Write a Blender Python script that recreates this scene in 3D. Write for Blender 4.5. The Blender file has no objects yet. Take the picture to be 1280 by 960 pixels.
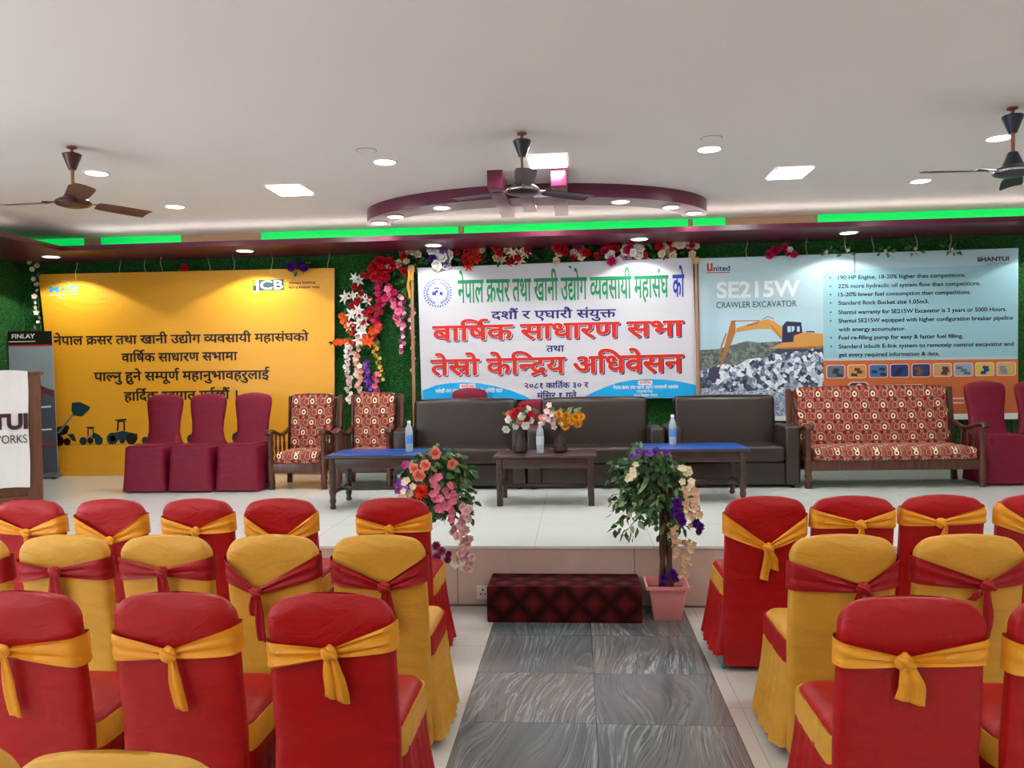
import bpy, bmesh, math, random
from mathutils import Vector, Matrix, Euler
rnd = random.Random(7)
sc = bpy.context.scene
COL = sc.collection
PI = math.pi

# ------------------------------------------------------------------ camera, world, exposure
cd = bpy.data.cameras.new('camera'); cam = bpy.data.objects.new('camera', cd); COL.objects.link(cam)
cd.sensor_width = 36.0; cd.lens = 1000.0/1280*36.0; cd.clip_start = 0.05
_p, _y, _r = math.radians(-0.95), math.radians(4.6), 0.0172
_f = Vector((-math.sin(_y)*math.cos(_p), math.cos(_y)*math.cos(_p), math.sin(_p)))
_rt = Vector((math.cos(_y), math.sin(_y), 0)); _up = _rt.cross(_f)
_r2 = math.cos(_r)*_rt - math.sin(_r)*_up; _u2 = math.cos(_r)*_up + math.sin(_r)*_rt
cam.matrix_world = Matrix(((_r2.x,_u2.x,-_f.x,0),(_r2.y,_u2.y,-_f.y,0),(_r2.z,_u2.z,-_f.z,1.6),(0,0,0,1)))
sc.camera = cam
w = bpy.data.worlds.new('world'); sc.world = w; w.use_nodes = True
w.node_tree.nodes['Background'].inputs[0].default_value = (0.8,0.9,1,1)
w.node_tree.nodes['Background'].inputs[1].default_value = 9.0
sc.view_settings.view_transform = 'Standard'; sc.view_settings.look = 'None'
sc.view_settings.exposure = 0.3; sc.view_settings.gamma = 1.0
sc.view_settings.use_curve_mapping = False
sc.cycles.use_denoising = True
sc.cycles.max_bounces = 8
PANEL_E = 60.0        # LED panel faces
DOWN_E = 9.0         # downlight faces
SPOT_W = 27.0         # downlight bulbs over the stage wall
CSPOT_W = 26.0
LED_E = 0.62

# ------------------------------------------------------------------ materials
def lin(c):
    if isinstance(c, str): c = tuple(int(c[i:i+2],16) for i in (0,2,4))
    return tuple(((v/255)/12.92 if v/255 <= .04045 else ((v/255+.055)/1.055)**2.4) for v in c)+(1,)
class NT:
    def __init__(s, name):
        s.m = bpy.data.materials.new(name); s.m.use_nodes = True; s.t = s.m.node_tree
        s.b = s.t.nodes['Principled BSDF']; s.o = s.t.nodes['Material Output']
    def n(s, ty, props=None, **inp):
        nd = s.t.nodes.new('ShaderNode'+ty)
        for k, v in (props or {}).items(): setattr(nd, k, v)
        for k, v in inp.items():
            key = int(k[1:]) if k[0]=='i' and k[1:].isdigit() else k.replace('_',' ')
            s.link(v, nd.inputs[key])
        return nd
    def link(s, v, sock):
        if isinstance(v, bpy.types.Node): v = v.outputs[0]
        if isinstance(v, bpy.types.NodeSocket): s.t.links.new(v, sock)
        else: sock.default_value = v
    def math(s, op, a, b=0.0, c=0.0): return s.n('Math', dict(operation=op), i0=a, i1=b, i2=c)
    def mix(s, f, a, b):
        nd = s.t.nodes.new('ShaderNodeMix'); nd.data_type = 'RGBA'
        s.link(f, nd.inputs[0]); s.link(a, nd.inputs[6]); s.link(b, nd.inputs[7]); return nd.outputs[2]
    def ramp(s, f, *stops, mode='LINEAR'):
        nd = s.t.nodes.new('ShaderNodeValToRGB'); nd.color_ramp.interpolation = mode
        e = nd.color_ramp.elements
        while len(e) < len(stops): e.new(0.5)
        for k, (p, c) in zip(e, stops): k.position = p; k.color = c
        s.link(f, nd.inputs[0]); return nd.outputs[0]
    def coord(s, which='Object'): return s.t.nodes.new('ShaderNodeTexCoord').outputs[which]
    def noise(s, scale, detail=3, vec=None, rough=.5, out=0):
        nd = s.n('TexNoise', None, Vector=vec if vec is not None else s.coord(), Scale=scale, Detail=detail, Roughness=rough); return nd.outputs[out]
    def bump(s, h, strength=.3, dist=.01):
        nd = s.n('Bump', None, Height=h, Strength=strength, Distance=dist); s.t.links.new(nd.outputs[0], s.b.inputs['Normal'])
    def fin(s, col=None, rough=.5, metal=0, spec=.5, **kw):
        if col is not None: s.link(col, s.b.inputs['Base Color'])
        s.link(rough, s.b.inputs['Roughness']); s.link(metal, s.b.inputs['Metallic']); s.link(spec, s.b.inputs['Specular IOR Level'])
        for k, v in kw.items(): s.link(v, s.b.inputs[k.replace('_',' ')])
        return s.m
_mc = {}
def plain(name, col, rough=.5, metal=0, spec=.5, bump=None, var=0, **kw):
    if name in _mc: return _mc[name]
    t = NT(name); c = lin(col)
    if var:
        nz = t.noise(3.0, 4); d = tuple(max(0,v*(1-var)) for v in c[:3])+(1,); e = tuple(min(1,v*(1+var)) for v in c[:3])+(1,)
        c = t.ramp(nz, (.3,d), (.7,e))
    if bump: t.bump(t.noise(bump[0], 3), bump[1], bump[2])
    _mc[name] = t.fin(c, rough, metal, spec, **kw); return _mc[name]
def emit(name, col, e):
    if name in _mc: return _mc[name]
    t = NT(name); t.b.inputs['Emission Color'].default_value = lin(col); t.b.inputs['Emission Strength'].default_value = e
    _mc[name] = t.fin(lin(col), .4); return _mc[name]
def fabric(name, col, rough=.43, sheen=.0):
    t = NT(name); c = lin(col)
    co = t.coord()
    mp = t.n('Mapping', None, Vector=co, Scale=(1,1,2.2))
    big = t.n('TexNoise', None, Vector=mp, Scale=5.5, Detail=3, Roughness=.5, Distortion=1.2).outputs[0]
    fine = t.n('TexNoise', None, Vector=t.n('Mapping', None, Vector=co, Scale=(60,60,6)), Scale=4, Detail=2).outputs[0]
    hgt = t.math('ADD', t.math('MULTIPLY', big, 1.0), t.math('MULTIPLY', fine, .06))
    t.bump(hgt, .28, .03)
    col2 = t.ramp(big, (.3, tuple(v*.9 for v in c[:3])+(1,)), (.75, tuple(min(1,v*1.08) for v in c[:3])+(1,)))
    return t.fin(col2, rough, 0, .34, Sheen_Weight=sheen)
def wood(name, a, b, rough=.35, scale=6, ax=(1,1,8)):
    t = NT(name)
    mp = t.n('Mapping', None, Vector=t.coord(), Scale=ax)
    nz = t.n('TexNoise', None, Vector=mp, Scale=scale, Detail=4, Distortion=.6).outputs[0]
    t.bump(nz, .15, .004)
    return t.fin(t.ramp(nz, (.3,lin(a)), (.7,lin(b))), rough)

M = {}
M['red'] = fabric('red_satin_fabric', (168,8,14))
M['gold'] = fabric('gold_satin_fabric', (214,158,54))
M['goldsash'] = fabric('gold_sash_fabric', (232,154,36), .45)
M['redsash'] = fabric('red_sash_fabric', (160,14,24), .5)
M['maroon'] = fabric('maroon_stretch_fabric', (122,8,42), .6)
M['teal'] = plain('teal_paint', (20,130,140), .4)
M['leather'] = plain('brown_leather', (44,32,27), .36, 0, .5, (60,.25,.003), .08)
M['wood'] = wood('brown_polished_wood', (62,30,20), (98,52,36), .3, 5, (6,6,1))
M['darkwood'] = wood('dark_table_wood', (40,24,20), (70,44,36), .35, 5, (1,6,6))
M['podwood'] = wood('podium_laminate_wood', (86,48,30), (112,66,42), .45, 4, (9,9,1))
M['bluetop'] = plain('blue_glass_tabletop', (16,74,156), .3, 0, .25)
M['soffit'] = plain('maroon_gloss_paint', (98,26,56), .28, 0, .5)
M['ceil'] = plain('white_ceiling_paint', (240,237,235), .75, 0, .3, (2,.04,.02))
M['wallp'] = plain('cream_wall_paint', (232,224,214), .8)
M['cove'] = plain('beige_cove_paint', (196,160,128), .8)
M['white'] = plain('white_plastic', (236,236,234), .4)
M['lampface'] = emit('led_panel_face', (255,253,248), PANEL_E)
M['downface'] = emit('downlight_face', (236,250,255), DOWN_E)
M['covefill'] = emit('added_cove_glow', (255,246,236), 7.0)
M['led'] = emit('green_led_strip', (0,214,92), LED_E)
M['chrome'] = plain('chrome_metal', (200,200,205), .15, 1)
M['black'] = plain('black_plastic', (18,18,20), .4)
M['green_leaf'] = plain('green_leaf', (70,112,58), .5, 0, .4, None, .35)
M['dark_leaf'] = plain('dark_green_leaf', (50,86,54), .5, 0, .4, None, .35)
M['pale_leaf'] = plain('pale_green_leaf', (142,160,112), .55, 0, .4, None, .3)
M['bark'] = plain('brown_bark', (96,70,52), .8, 0, .3, (60,.6,.01), .3)
FL = dict(red=(190,12,30), crimson=(150,8,40), cream=(236,220,188), whitef=(244,240,232), magenta=(196,20,92), pinkf=(226,120,150),
          palepink=(238,196,196), orange=(236,96,20), purple=(92,30,140), violet=(150,90,200), yellow=(240,206,60), peach=(226,192,152), scarlet=(226,60,24), mauve=(168,60,120), goldf=(244,176,50), salmon=(238,140,120))
for k, v in FL.items(): M['f_'+k] = plain('petal_'+k, v, .6, 0, .3, None, .12)

def turf():
    t = NT('artificial_grass_wall'); co = t.coord()
    n1 = t.n('TexVoronoi', None, Vector=co, Scale=75.0); n2 = t.noise(140, 2, co); n3 = t.noise(1.6, 3, co)
    f = t.math('ADD', t.math('MULTIPLY', n1.outputs[0], .7), t.math('MULTIPLY', n2, .5))
    c = t.ramp(f, (.2,lin((14,52,22))), (.55,lin((34,96,42))), (.85,lin((70,136,66))))
    c2 = t.mix(t.math('MULTIPLY', n3, .35), c, lin((16,56,26)))
    t.bump(f, .9, .03); return t.fin(c2, .8, 0, .15)
M['turf'] = turf()
def tiles(name, base, line, sx, sy, off=(0,0), rough=.12, vary=.05, cloud=(.0,None), axes='XY', lw=.006):
    t = NT(name); co = t.coord(); sp = t.n('SeparateXYZ', None, Vector=co)
    u = t.math('DIVIDE', t.math('ADD', sp.outputs[axes[0]], off[0]), sx); v = t.math('DIVIDE', t.math('ADD', sp.outputs[axes[1]], off[1]), sy)
    def ln(q, s):
        fr = t.math('FRACT', q); d = t.math('MINIMUM', fr, t.math('SUBTRACT', 1.0, fr)); return t.math('LESS_THAN', t.math('MULTIPLY', d, s), lw/2)
    g = t.math('MAXIMUM', ln(u,sx), ln(v,sy))
    nz = t.noise(1.7, 5, co); b = lin(base)
    c = t.ramp(nz, (.3, tuple(x*(1-vary) for x in b[:3])+(1,)), (.7, tuple(min(1,x*(1+vary)) for x in b[:3])+(1,)))
    if cloud[1]: c = t.mix(t.math('MULTIPLY', t.ramp(t.n('TexNoise', None, Vector=co, Scale=2.4, Detail=6, Distortion=1.8).outputs[0], (.45,(0,0,0,1)), (.75,(1,1,1,1))), cloud[0]), c, lin(cloud[1]))
    return t.fin(t.mix(g, c, lin(line)), rough, 0, .5)
M['floor'] = tiles('cream_floor_tile', (206,204,198), (178,174,168), .8, .8, (.05,.2), .13, .06, (.35,(186,182,176)))
M['stagetop'] = tiles('white_stage_tile', (226,232,228), (196,200,196), .8, .8, (.30,.25), .1, .02)
M['stagefront'] = tiles('beige_pink_riser_tile', (210,184,172), (130,110,102), 1.2, 2.0, (.83,.9), .3, .07, (.4,(186,162,150)), 'XZ')
def marble():
    t = NT('grey_veined_marble'); co = t.coord(); sp = t.n('SeparateXYZ', None, Vector=co)
    u = t.math('DIVIDE', t.math('ADD', sp.outputs['X'], .55), .6165); v = t.math('DIVIDE', sp.outputs['Y'], .6)
    cell = t.n('CombineXYZ', None, X=t.math('FLOOR', u), Y=t.math('FLOOR', v), Z=0.0)
    wn = t.n('TexWhiteNoise', dict(noise_dimensions='3D'), Vector=cell)
    off = t.n('VectorMath', dict(operation='SCALE'), Vector=wn.outputs['Color'], Scale=7.0)
    vec = t.n('VectorMath', dict(operation='ADD'), i0=co, i1=off.outputs[0])
    mp = t.n('Mapping', None, Vector=vec, Scale=(1.0,.30,1), Rotation=(0,0,.18))
    n0 = t.n('TexNoise', None, Vector=mp, Scale=1.5, Detail=1.5)
    d0 = t.n('VectorMath', dict(operation='MULTIPLY_ADD'), i0=n0.outputs['Color'], i1=(1.0,.4,0), i2=mp.outputs[0])
    st = t.n('Mapping', None, Vector=d0, Scale=(12,1.6,1))
    s1 = t.n('TexNoise', None, Vector=st, Scale=1.6, Detail=6, Roughness=.62).outputs[0]
    s2 = t.n('TexNoise', None, Vector=t.n('Mapping', None, Vector=d0, Scale=(26,2.2,1)), Scale=1.3, Detail=5, Roughness=.6).outputs[0]
    n2 = t.n('TexNoise', None, Vector=mp, Scale=1.3, Detail=3).outputs[0]
    base = t.ramp(n2, (.35,lin((84,100,104))), (.65,lin((140,128,124))))
    shade = t.ramp(s1, (.30,lin((52,64,68))), (.5,lin((104,114,116))), (.7,lin((142,142,138))))
    c = t.mix(.5, base, shade)
    vein = t.math('ABSOLUTE', t.math('SUBTRACT', s2, .5))
    vf = t.ramp(vein, (.0,(1,1,1,1)), (.012,(.5,.5,.5,1)), (.035,(0,0,0,1)))
    vein2 = t.math('ABSOLUTE', t.math('SUBTRACT', s1, .56)); vg = t.ramp(vein2, (.0,(.8,.8,.8,1)), (.02,(.2,.2,.2,1)), (.05,(0,0,0,1)))
    c = t.mix(t.math('MULTIPLY', vg, .75), c, lin((46,54,58)))
    cl = t.ramp(t.n('TexNoise', None, Vector=d0, Scale=3.2, Detail=2).outputs[0], (.42,(0.08,0.08,0.08,1)), (.62,(1,1,1,1)))
    c = t.mix(t.math('MULTIPLY', t.math('MULTIPLY', vf, cl), .75), c, lin((190,202,204)))
    def ln(q, s):
        fr = t.math('FRACT', q); dd = t.math('MINIMUM', fr, t.math('SUBTRACT', 1.0, fr)); return t.math('LESS_THAN', t.math('MULTIPLY', dd, s), .0018)
    g = t.math('MAXIMUM', ln(u,.6165), ln(v,.6))
    return t.fin(t.mix(g, c, lin((66,72,74))), .16, 0, .5)
M['marble'] = marble()
def pattern():
    t = NT('circle_patterned_upholstery'); sp = t.n('SeparateXYZ', None, Vector=t.coord())
    vv = t.math('SUBTRACT', sp.outputs['Z'], sp.outputs['Y'])
    base = t.n('CombineXYZ', None, X=sp.outputs['X'], Y=vv, Z=0.0)
    def rings(ox, oy, sx, *stops):
        mp = t.n('Mapping', None, Vector=base, Location=(ox,oy,0), Scale=(1/sx, 1/sx, 1))
        rt = t.n('Mapping', None, Vector=mp, Rotation=(0,0,PI/4))
        v = t.n('TexVoronoi', dict(voronoi_dimensions='2D'), Vector=rt, Scale=1.0, Randomness=0.0)
        return t.ramp(v.outputs['Distance'], *stops, mode='CONSTANT')
    K=(0,0,0,1); W=(1,1,1,1); s=.13
    nz = t.noise(60, 2); c = t.ramp(nz, (.35,lin((140,74,64))), (.65,lin((172,100,86))))
    def lay(c, ox, oy, col, *st): return t.mix(rings(ox,oy,s,*st), c, lin(col))
    c = lay(c, .5, .0, (98,40,36), (0,K),(.27,W),(.31,K))
    c = lay(c, .5, .0, (190,124,104), (0,W),(.22,K))
    c = lay(c, .5, .0, (142,70,60), (0,W),(.17,K))
    c = lay(c, .0, .0, (208,170,136), (0,K),(.33,W),(.36,K))
    c = lay(c, .25, .35, (136,22,30), (0,W),(.14,K))
    c = lay(c, .25, .35, (190,120,100), (0,K),(.18,W),(.20,K))
    c = lay(c, -.25, .35, (108,52,46), (0,W),(.14,K))
    c = lay(c, -.25, .35, (196,140,116), (0,K),(.2,W),(.225,K))
    c = lay(c, .0, .0, (96,42,40), (0,W),(.25,K))
    c = lay(c, .0, .0, (240,222,186), (0,W),(.18,K))
    c = lay(c, .0, .0, (110,26,28), (0,W),(.08,K))
    t.bump(t.noise(220,2), .2, .003)
    return t.fin(c, .8, 0, .2)
M['pattern'] = pattern()
def carpet():
    t = NT('maroon_diamond_carpet'); sp = t.n('SeparateXYZ', None, Vector=t.coord())
    u = t.math('MULTIPLY', sp.outputs['X'], 5.2); v = t.math('MULTIPLY', t.math('SUBTRACT', sp.outputs['Z'], sp.outputs['Y']), 5.2)
    a = t.math('FRACT', t.math('ADD', u, v)); b = t.math('FRACT', t.math('SUBTRACT', u, v))
    def ed(q): return t.math('MINIMUM', q, t.math('SUBTRACT', 1.0, q))
    d = t.math('MINIMUM', ed(a), ed(b))
    nz = t.noise(160, 2)
    f = t.math('ADD', d, t.math('MULTIPLY', t.math('SUBTRACT', nz, .5), .22))
    c = t.ramp(f, (.04,lin((46,16,18))), (.16,lin((64,20,22))), (.28,lin((86,27,28))), (.45,lin((96,32,32))))
    t.bump(nz, .8, .006); return t.fin(c, .95, 0, .1)
M['carpet'] = carpet()
def rocks(name, scale, cols):
    t = NT(name); co = t.coord()
    d = t.n('VectorMath', dict(operation='MULTIPLY_ADD'), i0=t.n('TexNoise', None, Vector=co, Scale=12.0).outputs['Color'], i1=(.06,.06,.06), i2=co)
    v = t.n('TexVoronoi', None, Vector=d.outputs[0], Scale=scale); q = t.n('TexNoise', None, Vector=co, Scale=scale*1.6, Detail=3).outputs[0]
    g = t.math('ADD', t.math('MULTIPLY', t.n('SeparateColor', None, Color=v.outputs['Color']).outputs[0], .6), t.math('MULTIPLY', q, .5))
    return t.fin(t.ramp(g, *[(p, lin(c)) for p, c in cols]), .5)
M['rockprint'] = rocks('printed_rock_pile', 22, [(.22,(28,34,58)),(.42,(70,82,108)),(.58,(150,164,186)),(.78,(228,236,244))])
M['gravelprint'] = rocks('printed_gravel', 60, [(.2,(90,104,130)),(.5,(150,164,184)),(.8,(206,216,226))])
M['hillprint'] = rocks('printed_hill', 30, [(.2,(60,78,84)),(.5,(92,108,106)),(.8,(128,134,122))])

# ------------------------------------------------------------------ mesh builder and object helpers
def rootloc(o):
    v = Vector((0,0,0))
    while o is not None: v += o.location; o = o.parent
    return v
class MB:
    def __init__(s): s.v = []; s.f = []
    def add(s, vs, fs):
        k = len(s.v); s.v += [tuple(x) for x in vs]; s.f += [tuple(i+k for i in f) for f in fs]; return s
    def box(s, x0, x1, y0, y1, z0, z1):
        return s.add([(x,y,z) for z in (z0,z1) for y in (y0,y1) for x in (x0,x1)], [(0,2,3,1),(4,5,7,6),(0,1,5,4),(2,6,7,3),(0,4,6,2),(1,3,7,5)])
    def bm(s, bm, mat=None):
        bm.verts.index_update(); s.add([(mat @ v.co) if mat else v.co[:] for v in bm.verts], [[v.index for v in f.verts] for f in bm.faces]); bm.free(); return s
    def rbox(s, x0, x1, y0, y1, z0, z1, r=.01, seg=2, puff=0):
        b = bmesh.new(); bmesh.ops.create_cube(b, size=1)
        for v in b.verts: v.co = Vector(((x0+x1)/2+v.co.x*(x1-x0), (y0+y1)/2+v.co.y*(y1-y0), (z0+z1)/2+v.co.z*(z1-z0)))
        if puff: bmesh.ops.subdivide_edges(b, edges=b.edges[:], cuts=6, use_grid_fill=True)
        es = [e for e in b.edges if len(e.link_faces)==2 and e.calc_face_angle(0) > .5]
        bmesh.ops.bevel(b, geom=es, offset=r, segments=seg, profile=.5, affect='EDGES')
        if puff:
            cx, cy, cz = (x0+x1)/2, (y0+y1)/2, (z0+z1)/2
            for v in b.verts:
                a, c, d = (v.co.x-cx)*2/(x1-x0), (v.co.y-cy)*2/(y1-y0), (v.co.z-cz)*2/(z1-z0)
                q = (1-min(1,abs(a))**2)*(1-min(1,abs(c))**2); q2 = (1-min(1,abs(a))**2)*(1-min(1,abs(d))**2)
                v.co.z += math.copysign(puff*q, d) if abs(d) > .6 else 0; v.co.y += math.copysign(puff*q2, c) if abs(c) > .6 else 0
        return s.bm(b)
    def lathe(s, prof, n=16, c=(0,0,0), ax='Z'):
        vs = []
        for r, z in prof:
            for i in range(n):
                a = 2*PI*i/n; p = (r*math.cos(a), r*math.sin(a), z)
                if ax=='X': p = (p[2],p[0],p[1])
                elif ax=='Y': p = (p[0],p[2],p[1])
                vs.append((c[0]+p[0], c[1]+p[1], c[2]+p[2]))
        fs = [(j*n+i, j*n+(i+1)%n, (j+1)*n+(i+1)%n, (j+1)*n+i) for j in range(len(prof)-1) for i in range(n)]
        fs += [tuple(range(n))[::-1], tuple((len(prof)-1)*n+i for i in range(n))]
        return s.add(vs, fs)
    def tube(s, pts, rad, n=8, flat=1.0, updir=None):
        pts = [Vector(p) for p in pts]; vs = []
        if not hasattr(rad, '__len__'): rad = [rad]*len(pts)
        for i, p in enumerate(pts):
            t = (pts[min(i+1,len(pts)-1)]-pts[max(i-1,0)]).normalized()
            u = Vector(updir) if updir else (Vector((0,0,1)) if abs(t.z) < .9 else Vector((1,0,0)))
            a = t.cross(u).normalized(); b = a.cross(t).normalized()
            for k in range(n):
                g = 2*PI*k/n; vs.append(p + a*rad[i]*math.cos(g) + b*rad[i]*flat*math.sin(g))
        m = len(pts)
        fs = [(j*n+i, j*n+(i+1)%n, (j+1)*n+(i+1)%n, (j+1)*n+i) for j in range(m-1) for i in range(n)]
        fs += [tuple(range(n))[::-1], tuple((m-1)*n+i for i in range(n))]
        return s.add(vs, fs)
    def grid(s, rows, closed=False, cap=False):
        n = len(rows[0]); k = n if closed else n-1
        fs = [(j*n+i, j*n+(i+1)%n, (j+1)*n+(i+1)%n, (j+1)*n+i) for j in range(len(rows)-1) for i in range(k)]
        if cap: fs += [tuple(range(n))[::-1], tuple((len(rows)-1)*n+i for i in range(n))]
        return s.add([p for r in rows for p in r], fs)
    def ell(s, c, r, n=12, m=8):
        rows = [[(c[0]+r[0]*math.sin(PI*(j+.02)/(m+.04))*math.cos(2*PI*i/n), c[1]+r[1]*math.sin(PI*(j+.02)/(m+.04))*math.sin(2*PI*i/n), c[2]-r[2]*math.cos(PI*j/m)) for i in range(n)] for j in range(m+1)]
        return s.grid(rows, True, True)
    def prism(s, pts, y0, y1):            # outline in x-z, from y0 (front) to y1
        n = len(pts)
        return s.add([(x,y0,z) for x,z in pts]+[(x,y1,z) for x,z in pts], [tuple(range(n)), tuple(range(n,2*n))[::-1]]+[(i,i+n,(i+1)%n+n,(i+1)%n) for i in range(n)])
    def slabz(s, pts, z0, z1):            # outline in x-y, from z0 to z1
        n = len(pts)
        return s.add([(x,y,z0) for x,y in pts]+[(x,y,z1) for x,y in pts], [tuple(range(n))[::-1], tuple(range(n,2*n))]+[(i,(i+1)%n,(i+1)%n+n,i+n) for i in range(n)])
    def build(s, name, mat, parent=None, world=False, smooth=38, loc=None):
        me = bpy.data.meshes.new(name); off = rootloc(parent) if world else Vector((0,0,0))
        if loc is not None: off = off + Vector(loc)
        me.from_pydata([(x-off.x, y-off.y, z-off.z) for x,y,z in s.v], [], s.f); me.update()
        b = bmesh.new(); b.from_mesh(me); bmesh.ops.recalc_face_normals(b, faces=b.faces[:]); b.to_mesh(me); b.free()
        if smooth:
            me.polygons.foreach_set('use_smooth', [True]*len(me.polygons)); me.set_sharp_from_angle(angle=math.radians(smooth))
        me.materials.append(mat); return link(name, me, parent, loc)
def link(name, me, parent=None, loc=None):
    o = bpy.data.objects.new(name, me); COL.objects.link(o); o.parent = parent
    if loc is not None: o.location = loc
    return o
def tag(o, label, cat, group=None, kind=None):
    o['label'] = label; o['category'] = cat
    if group: o['group'] = group
    if kind: o['kind'] = kind
    return o
def thing(name, label, cat, loc=(0,0,0), rz=0, group=None):
    o = bpy.data.objects.new(name, None); COL.objects.link(o); o.location = loc; o.rotation_euler = (0,0,rz); o.empty_display_size = .1
    return tag(o, label, cat, group)
def struct(name, mb, mat, label=None, **k):
    o = mb.build(name, mat, **k); o['kind'] = 'structure'
    if label: o['label'] = label
    return o
def kids(o): return [c for c in bpy.data.objects if c.parent == o]
def dup(root, loc, rz, label, group=None):
    r = root.copy(); COL.objects.link(r); r.location = loc; r.rotation_euler = (0,0,rz); r['label'] = label
    if group: r['group'] = group
    for ch in list(root.children):
        c = ch.copy(); COL.objects.link(c); c.parent = r
        for g in list(ch.children):
            d = g.copy(); COL.objects.link(d); d.parent = c
    return r

# ------------------------------------------------------------------ the room
XL, XR, YB, YF, H = -6.76, 6.9, 9.35, -6.0, 3.3
struct('floor', MB().box(XL,XR,YF,5.39,-.1,0), M['floor'])
aisle = MB().box(-.55,.684,-4.0,5.385,-.05,.0015); struct('floor_aisle', aisle, M['marble'])
struct('ceiling', MB().box(XL,XR,YF,YB,H,H+.1), M['ceil'])
struct('wall_back', MB().box(XL-.1,XR+.1,YB,YB+.1,0,H), M['turf'])
struct('wall_left', MB().box(XL-.1,XL,5.0,YB,0,3.02), M['turf'])
WIN = [(-4.2,-2.2),(-1.2,.8),(1.8,3.8)]
wl = MB().box(XL-.1,XL,5.0,YB,3.02,H).box(XL-.1,XL,YF,5.0,0,.9).box(XL-.1,XL,YF,5.0,2.5,H)
for p, q in zip([YF]+[w_[1] for w_ in WIN], [w_[0] for w_ in WIN]+[5.0]): wl.box(XL-.1,XL,p,q,.9,2.5)
struct('wall_left_near', wl, M['wallp'])
for i, (p, q) in enumerate(WIN):
    fr = MB()
    for u in (p,(p+q)/2-.03,q-.06): fr.box(XL-.07,XL-.02,u,u+.06,.9,2.5)
    for v in (.9,2.44): fr.box(XL-.07,XL-.02,p,q,v,v+.06)
    struct('window_%d' % (i+1), fr, M['white'])
    L = bpy.data.lights.new('window_portal','AREA'); L.shape = 'RECTANGLE'; L.size = 1.6; L.size_y = q-p; L.cycles.is_portal = True
    o = bpy.data.objects.new('window_portal', L); COL.objects.link(o); o.location = (XL-.11,(p+q)/2,1.7); o.rotation_euler = (0,-PI/2,0)
struct('wall_right', MB().box(XR,XR+.1,YF,YB,0,H), M['wallp'])
struct('wall_front', MB().box(XL-.1,XR+.1,YF-.1,YF,0,H), M['wallp'])
struct('stage', MB().box(XL,XR,5.385,YB,.395,.412), M['stagetop'])
struct('stage_riser', MB().box(XL,XR,5.395,5.45,.012,.395), M['stagefront'])
struct('baseboard_stage', MB().box(XL,XR,5.386,5.396,0,.012), plain('dark_skirting',(110,92,84),.4))
# soffit shelf round the stage wall, with its fascia
SY = 8.45; SX = -5.66
struct('trim_1', MB().slabz([(XL,YB),(XL,1.0),(SX,1.0),(SX,SY),(XR,SY),(XR,YB)], 3.012, 3.066), M['soffit'])
struct('trim_2', MB().box(XL,XR,YB-.012,YB,3.07,3.3).box(XL,XL+.012,1.0,YB,3.07,3.3), M['cove'])
# arch ring hung under the ceiling
def ell_pts(a, b, n=48): return [(-.41+a*math.cos(PI*i/n), SY+.03-b*math.sin(PI*i/n)) for i in range(n+1)]
ro, ri = ell_pts(1.78,1.17), ell_pts(1.53,.80)
rg = MB(); n = len(ro)
rows = [[(x,y,3.175) for x,y in ro],[(x,y,3.3) for x,y in ro],[(x,y,3.3) for x,y in ri],[(x,y,3.175) for x,y in ri],[(x,y,3.175) for x,y in ro]]
rg.grid(rows); struct('trim_3', rg, M['soffit'])
beams = MB()
for xc, y0, y1, wd in ((-.66,6.76,8.1,.066),(-.42,6.95,7.86,.06),(-.12,6.76,8.1,.066)):
    beams = MB().rbox(xc-wd,xc+wd,y0,y1,3.15,3.3,.004)
    tag(beams.build('ceiling_beam', M['soffit'], loc=(xc,(y0+y1)/2,3.15), world=True),
        {-.66:'maroon box beam crossing the ceiling arch, left of the middle fan',-.42:'shorter maroon box beam mostly hidden behind the middle fan',-.12:'maroon box beam crossing the ceiling arch beside the bright square panel'}[xc], 'ceiling beam', 'maroon beams under the ceiling arch')

# ------------------------------------------------------------------ lamps
def panel(x, y, label, wx=.15, wy=.19, group='square LED ceiling panels'):
    t = thing('ceiling_panel_light', label, 'ceiling light', (x,y,H), 0, group)
    MB().grid([[(sx*(wx+.012),sy*(wy+.012),-.001) for sx,sy in ((-1,-1),(1,-1),(1,1),(-1,1))],[(sx*(wx+.01),sy*(wy+.01),-.012) for sx,sy in ((-1,-1),(1,-1),(1,1),(-1,1))],[(sx*wx,sy*wy,-.012) for sx,sy in ((-1,-1),(1,-1),(1,1),(-1,1))],[(sx*wx,sy*wy,-.002) for sx,sy in ((-1,-1),(1,-1),(1,1),(-1,1))]], True).build('frame', M['white'], t)
    MB().box(-wx,wx,-wy,wy,-.008,-.002).build('diffuser', M['lampface'], t)
panel(-2.6, 7.21, 'square LED panel glowing in the ceiling above the yellow banner')
panel(-.2, 6.53, 'square LED panel glowing just behind the middle ceiling fan')
panel(1.9, 7.24, 'square LED panel glowing in the ceiling right of the arch')
panel(-.28, 8.05, 'square LED panel inside the maroon arch, partly hidden by the beams', .12, .15)
for yy in (3.2, 0.2, -2.8):  # extra panels out of view, added to raise the room's brightness
    for xx in (-4.9, -2.6, 1.9, 4.3): panel(xx, yy, 'square LED panel in the ceiling over the seating, out of view', .15, .15, 'LED panels over the seating')
_dl = {}
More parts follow.
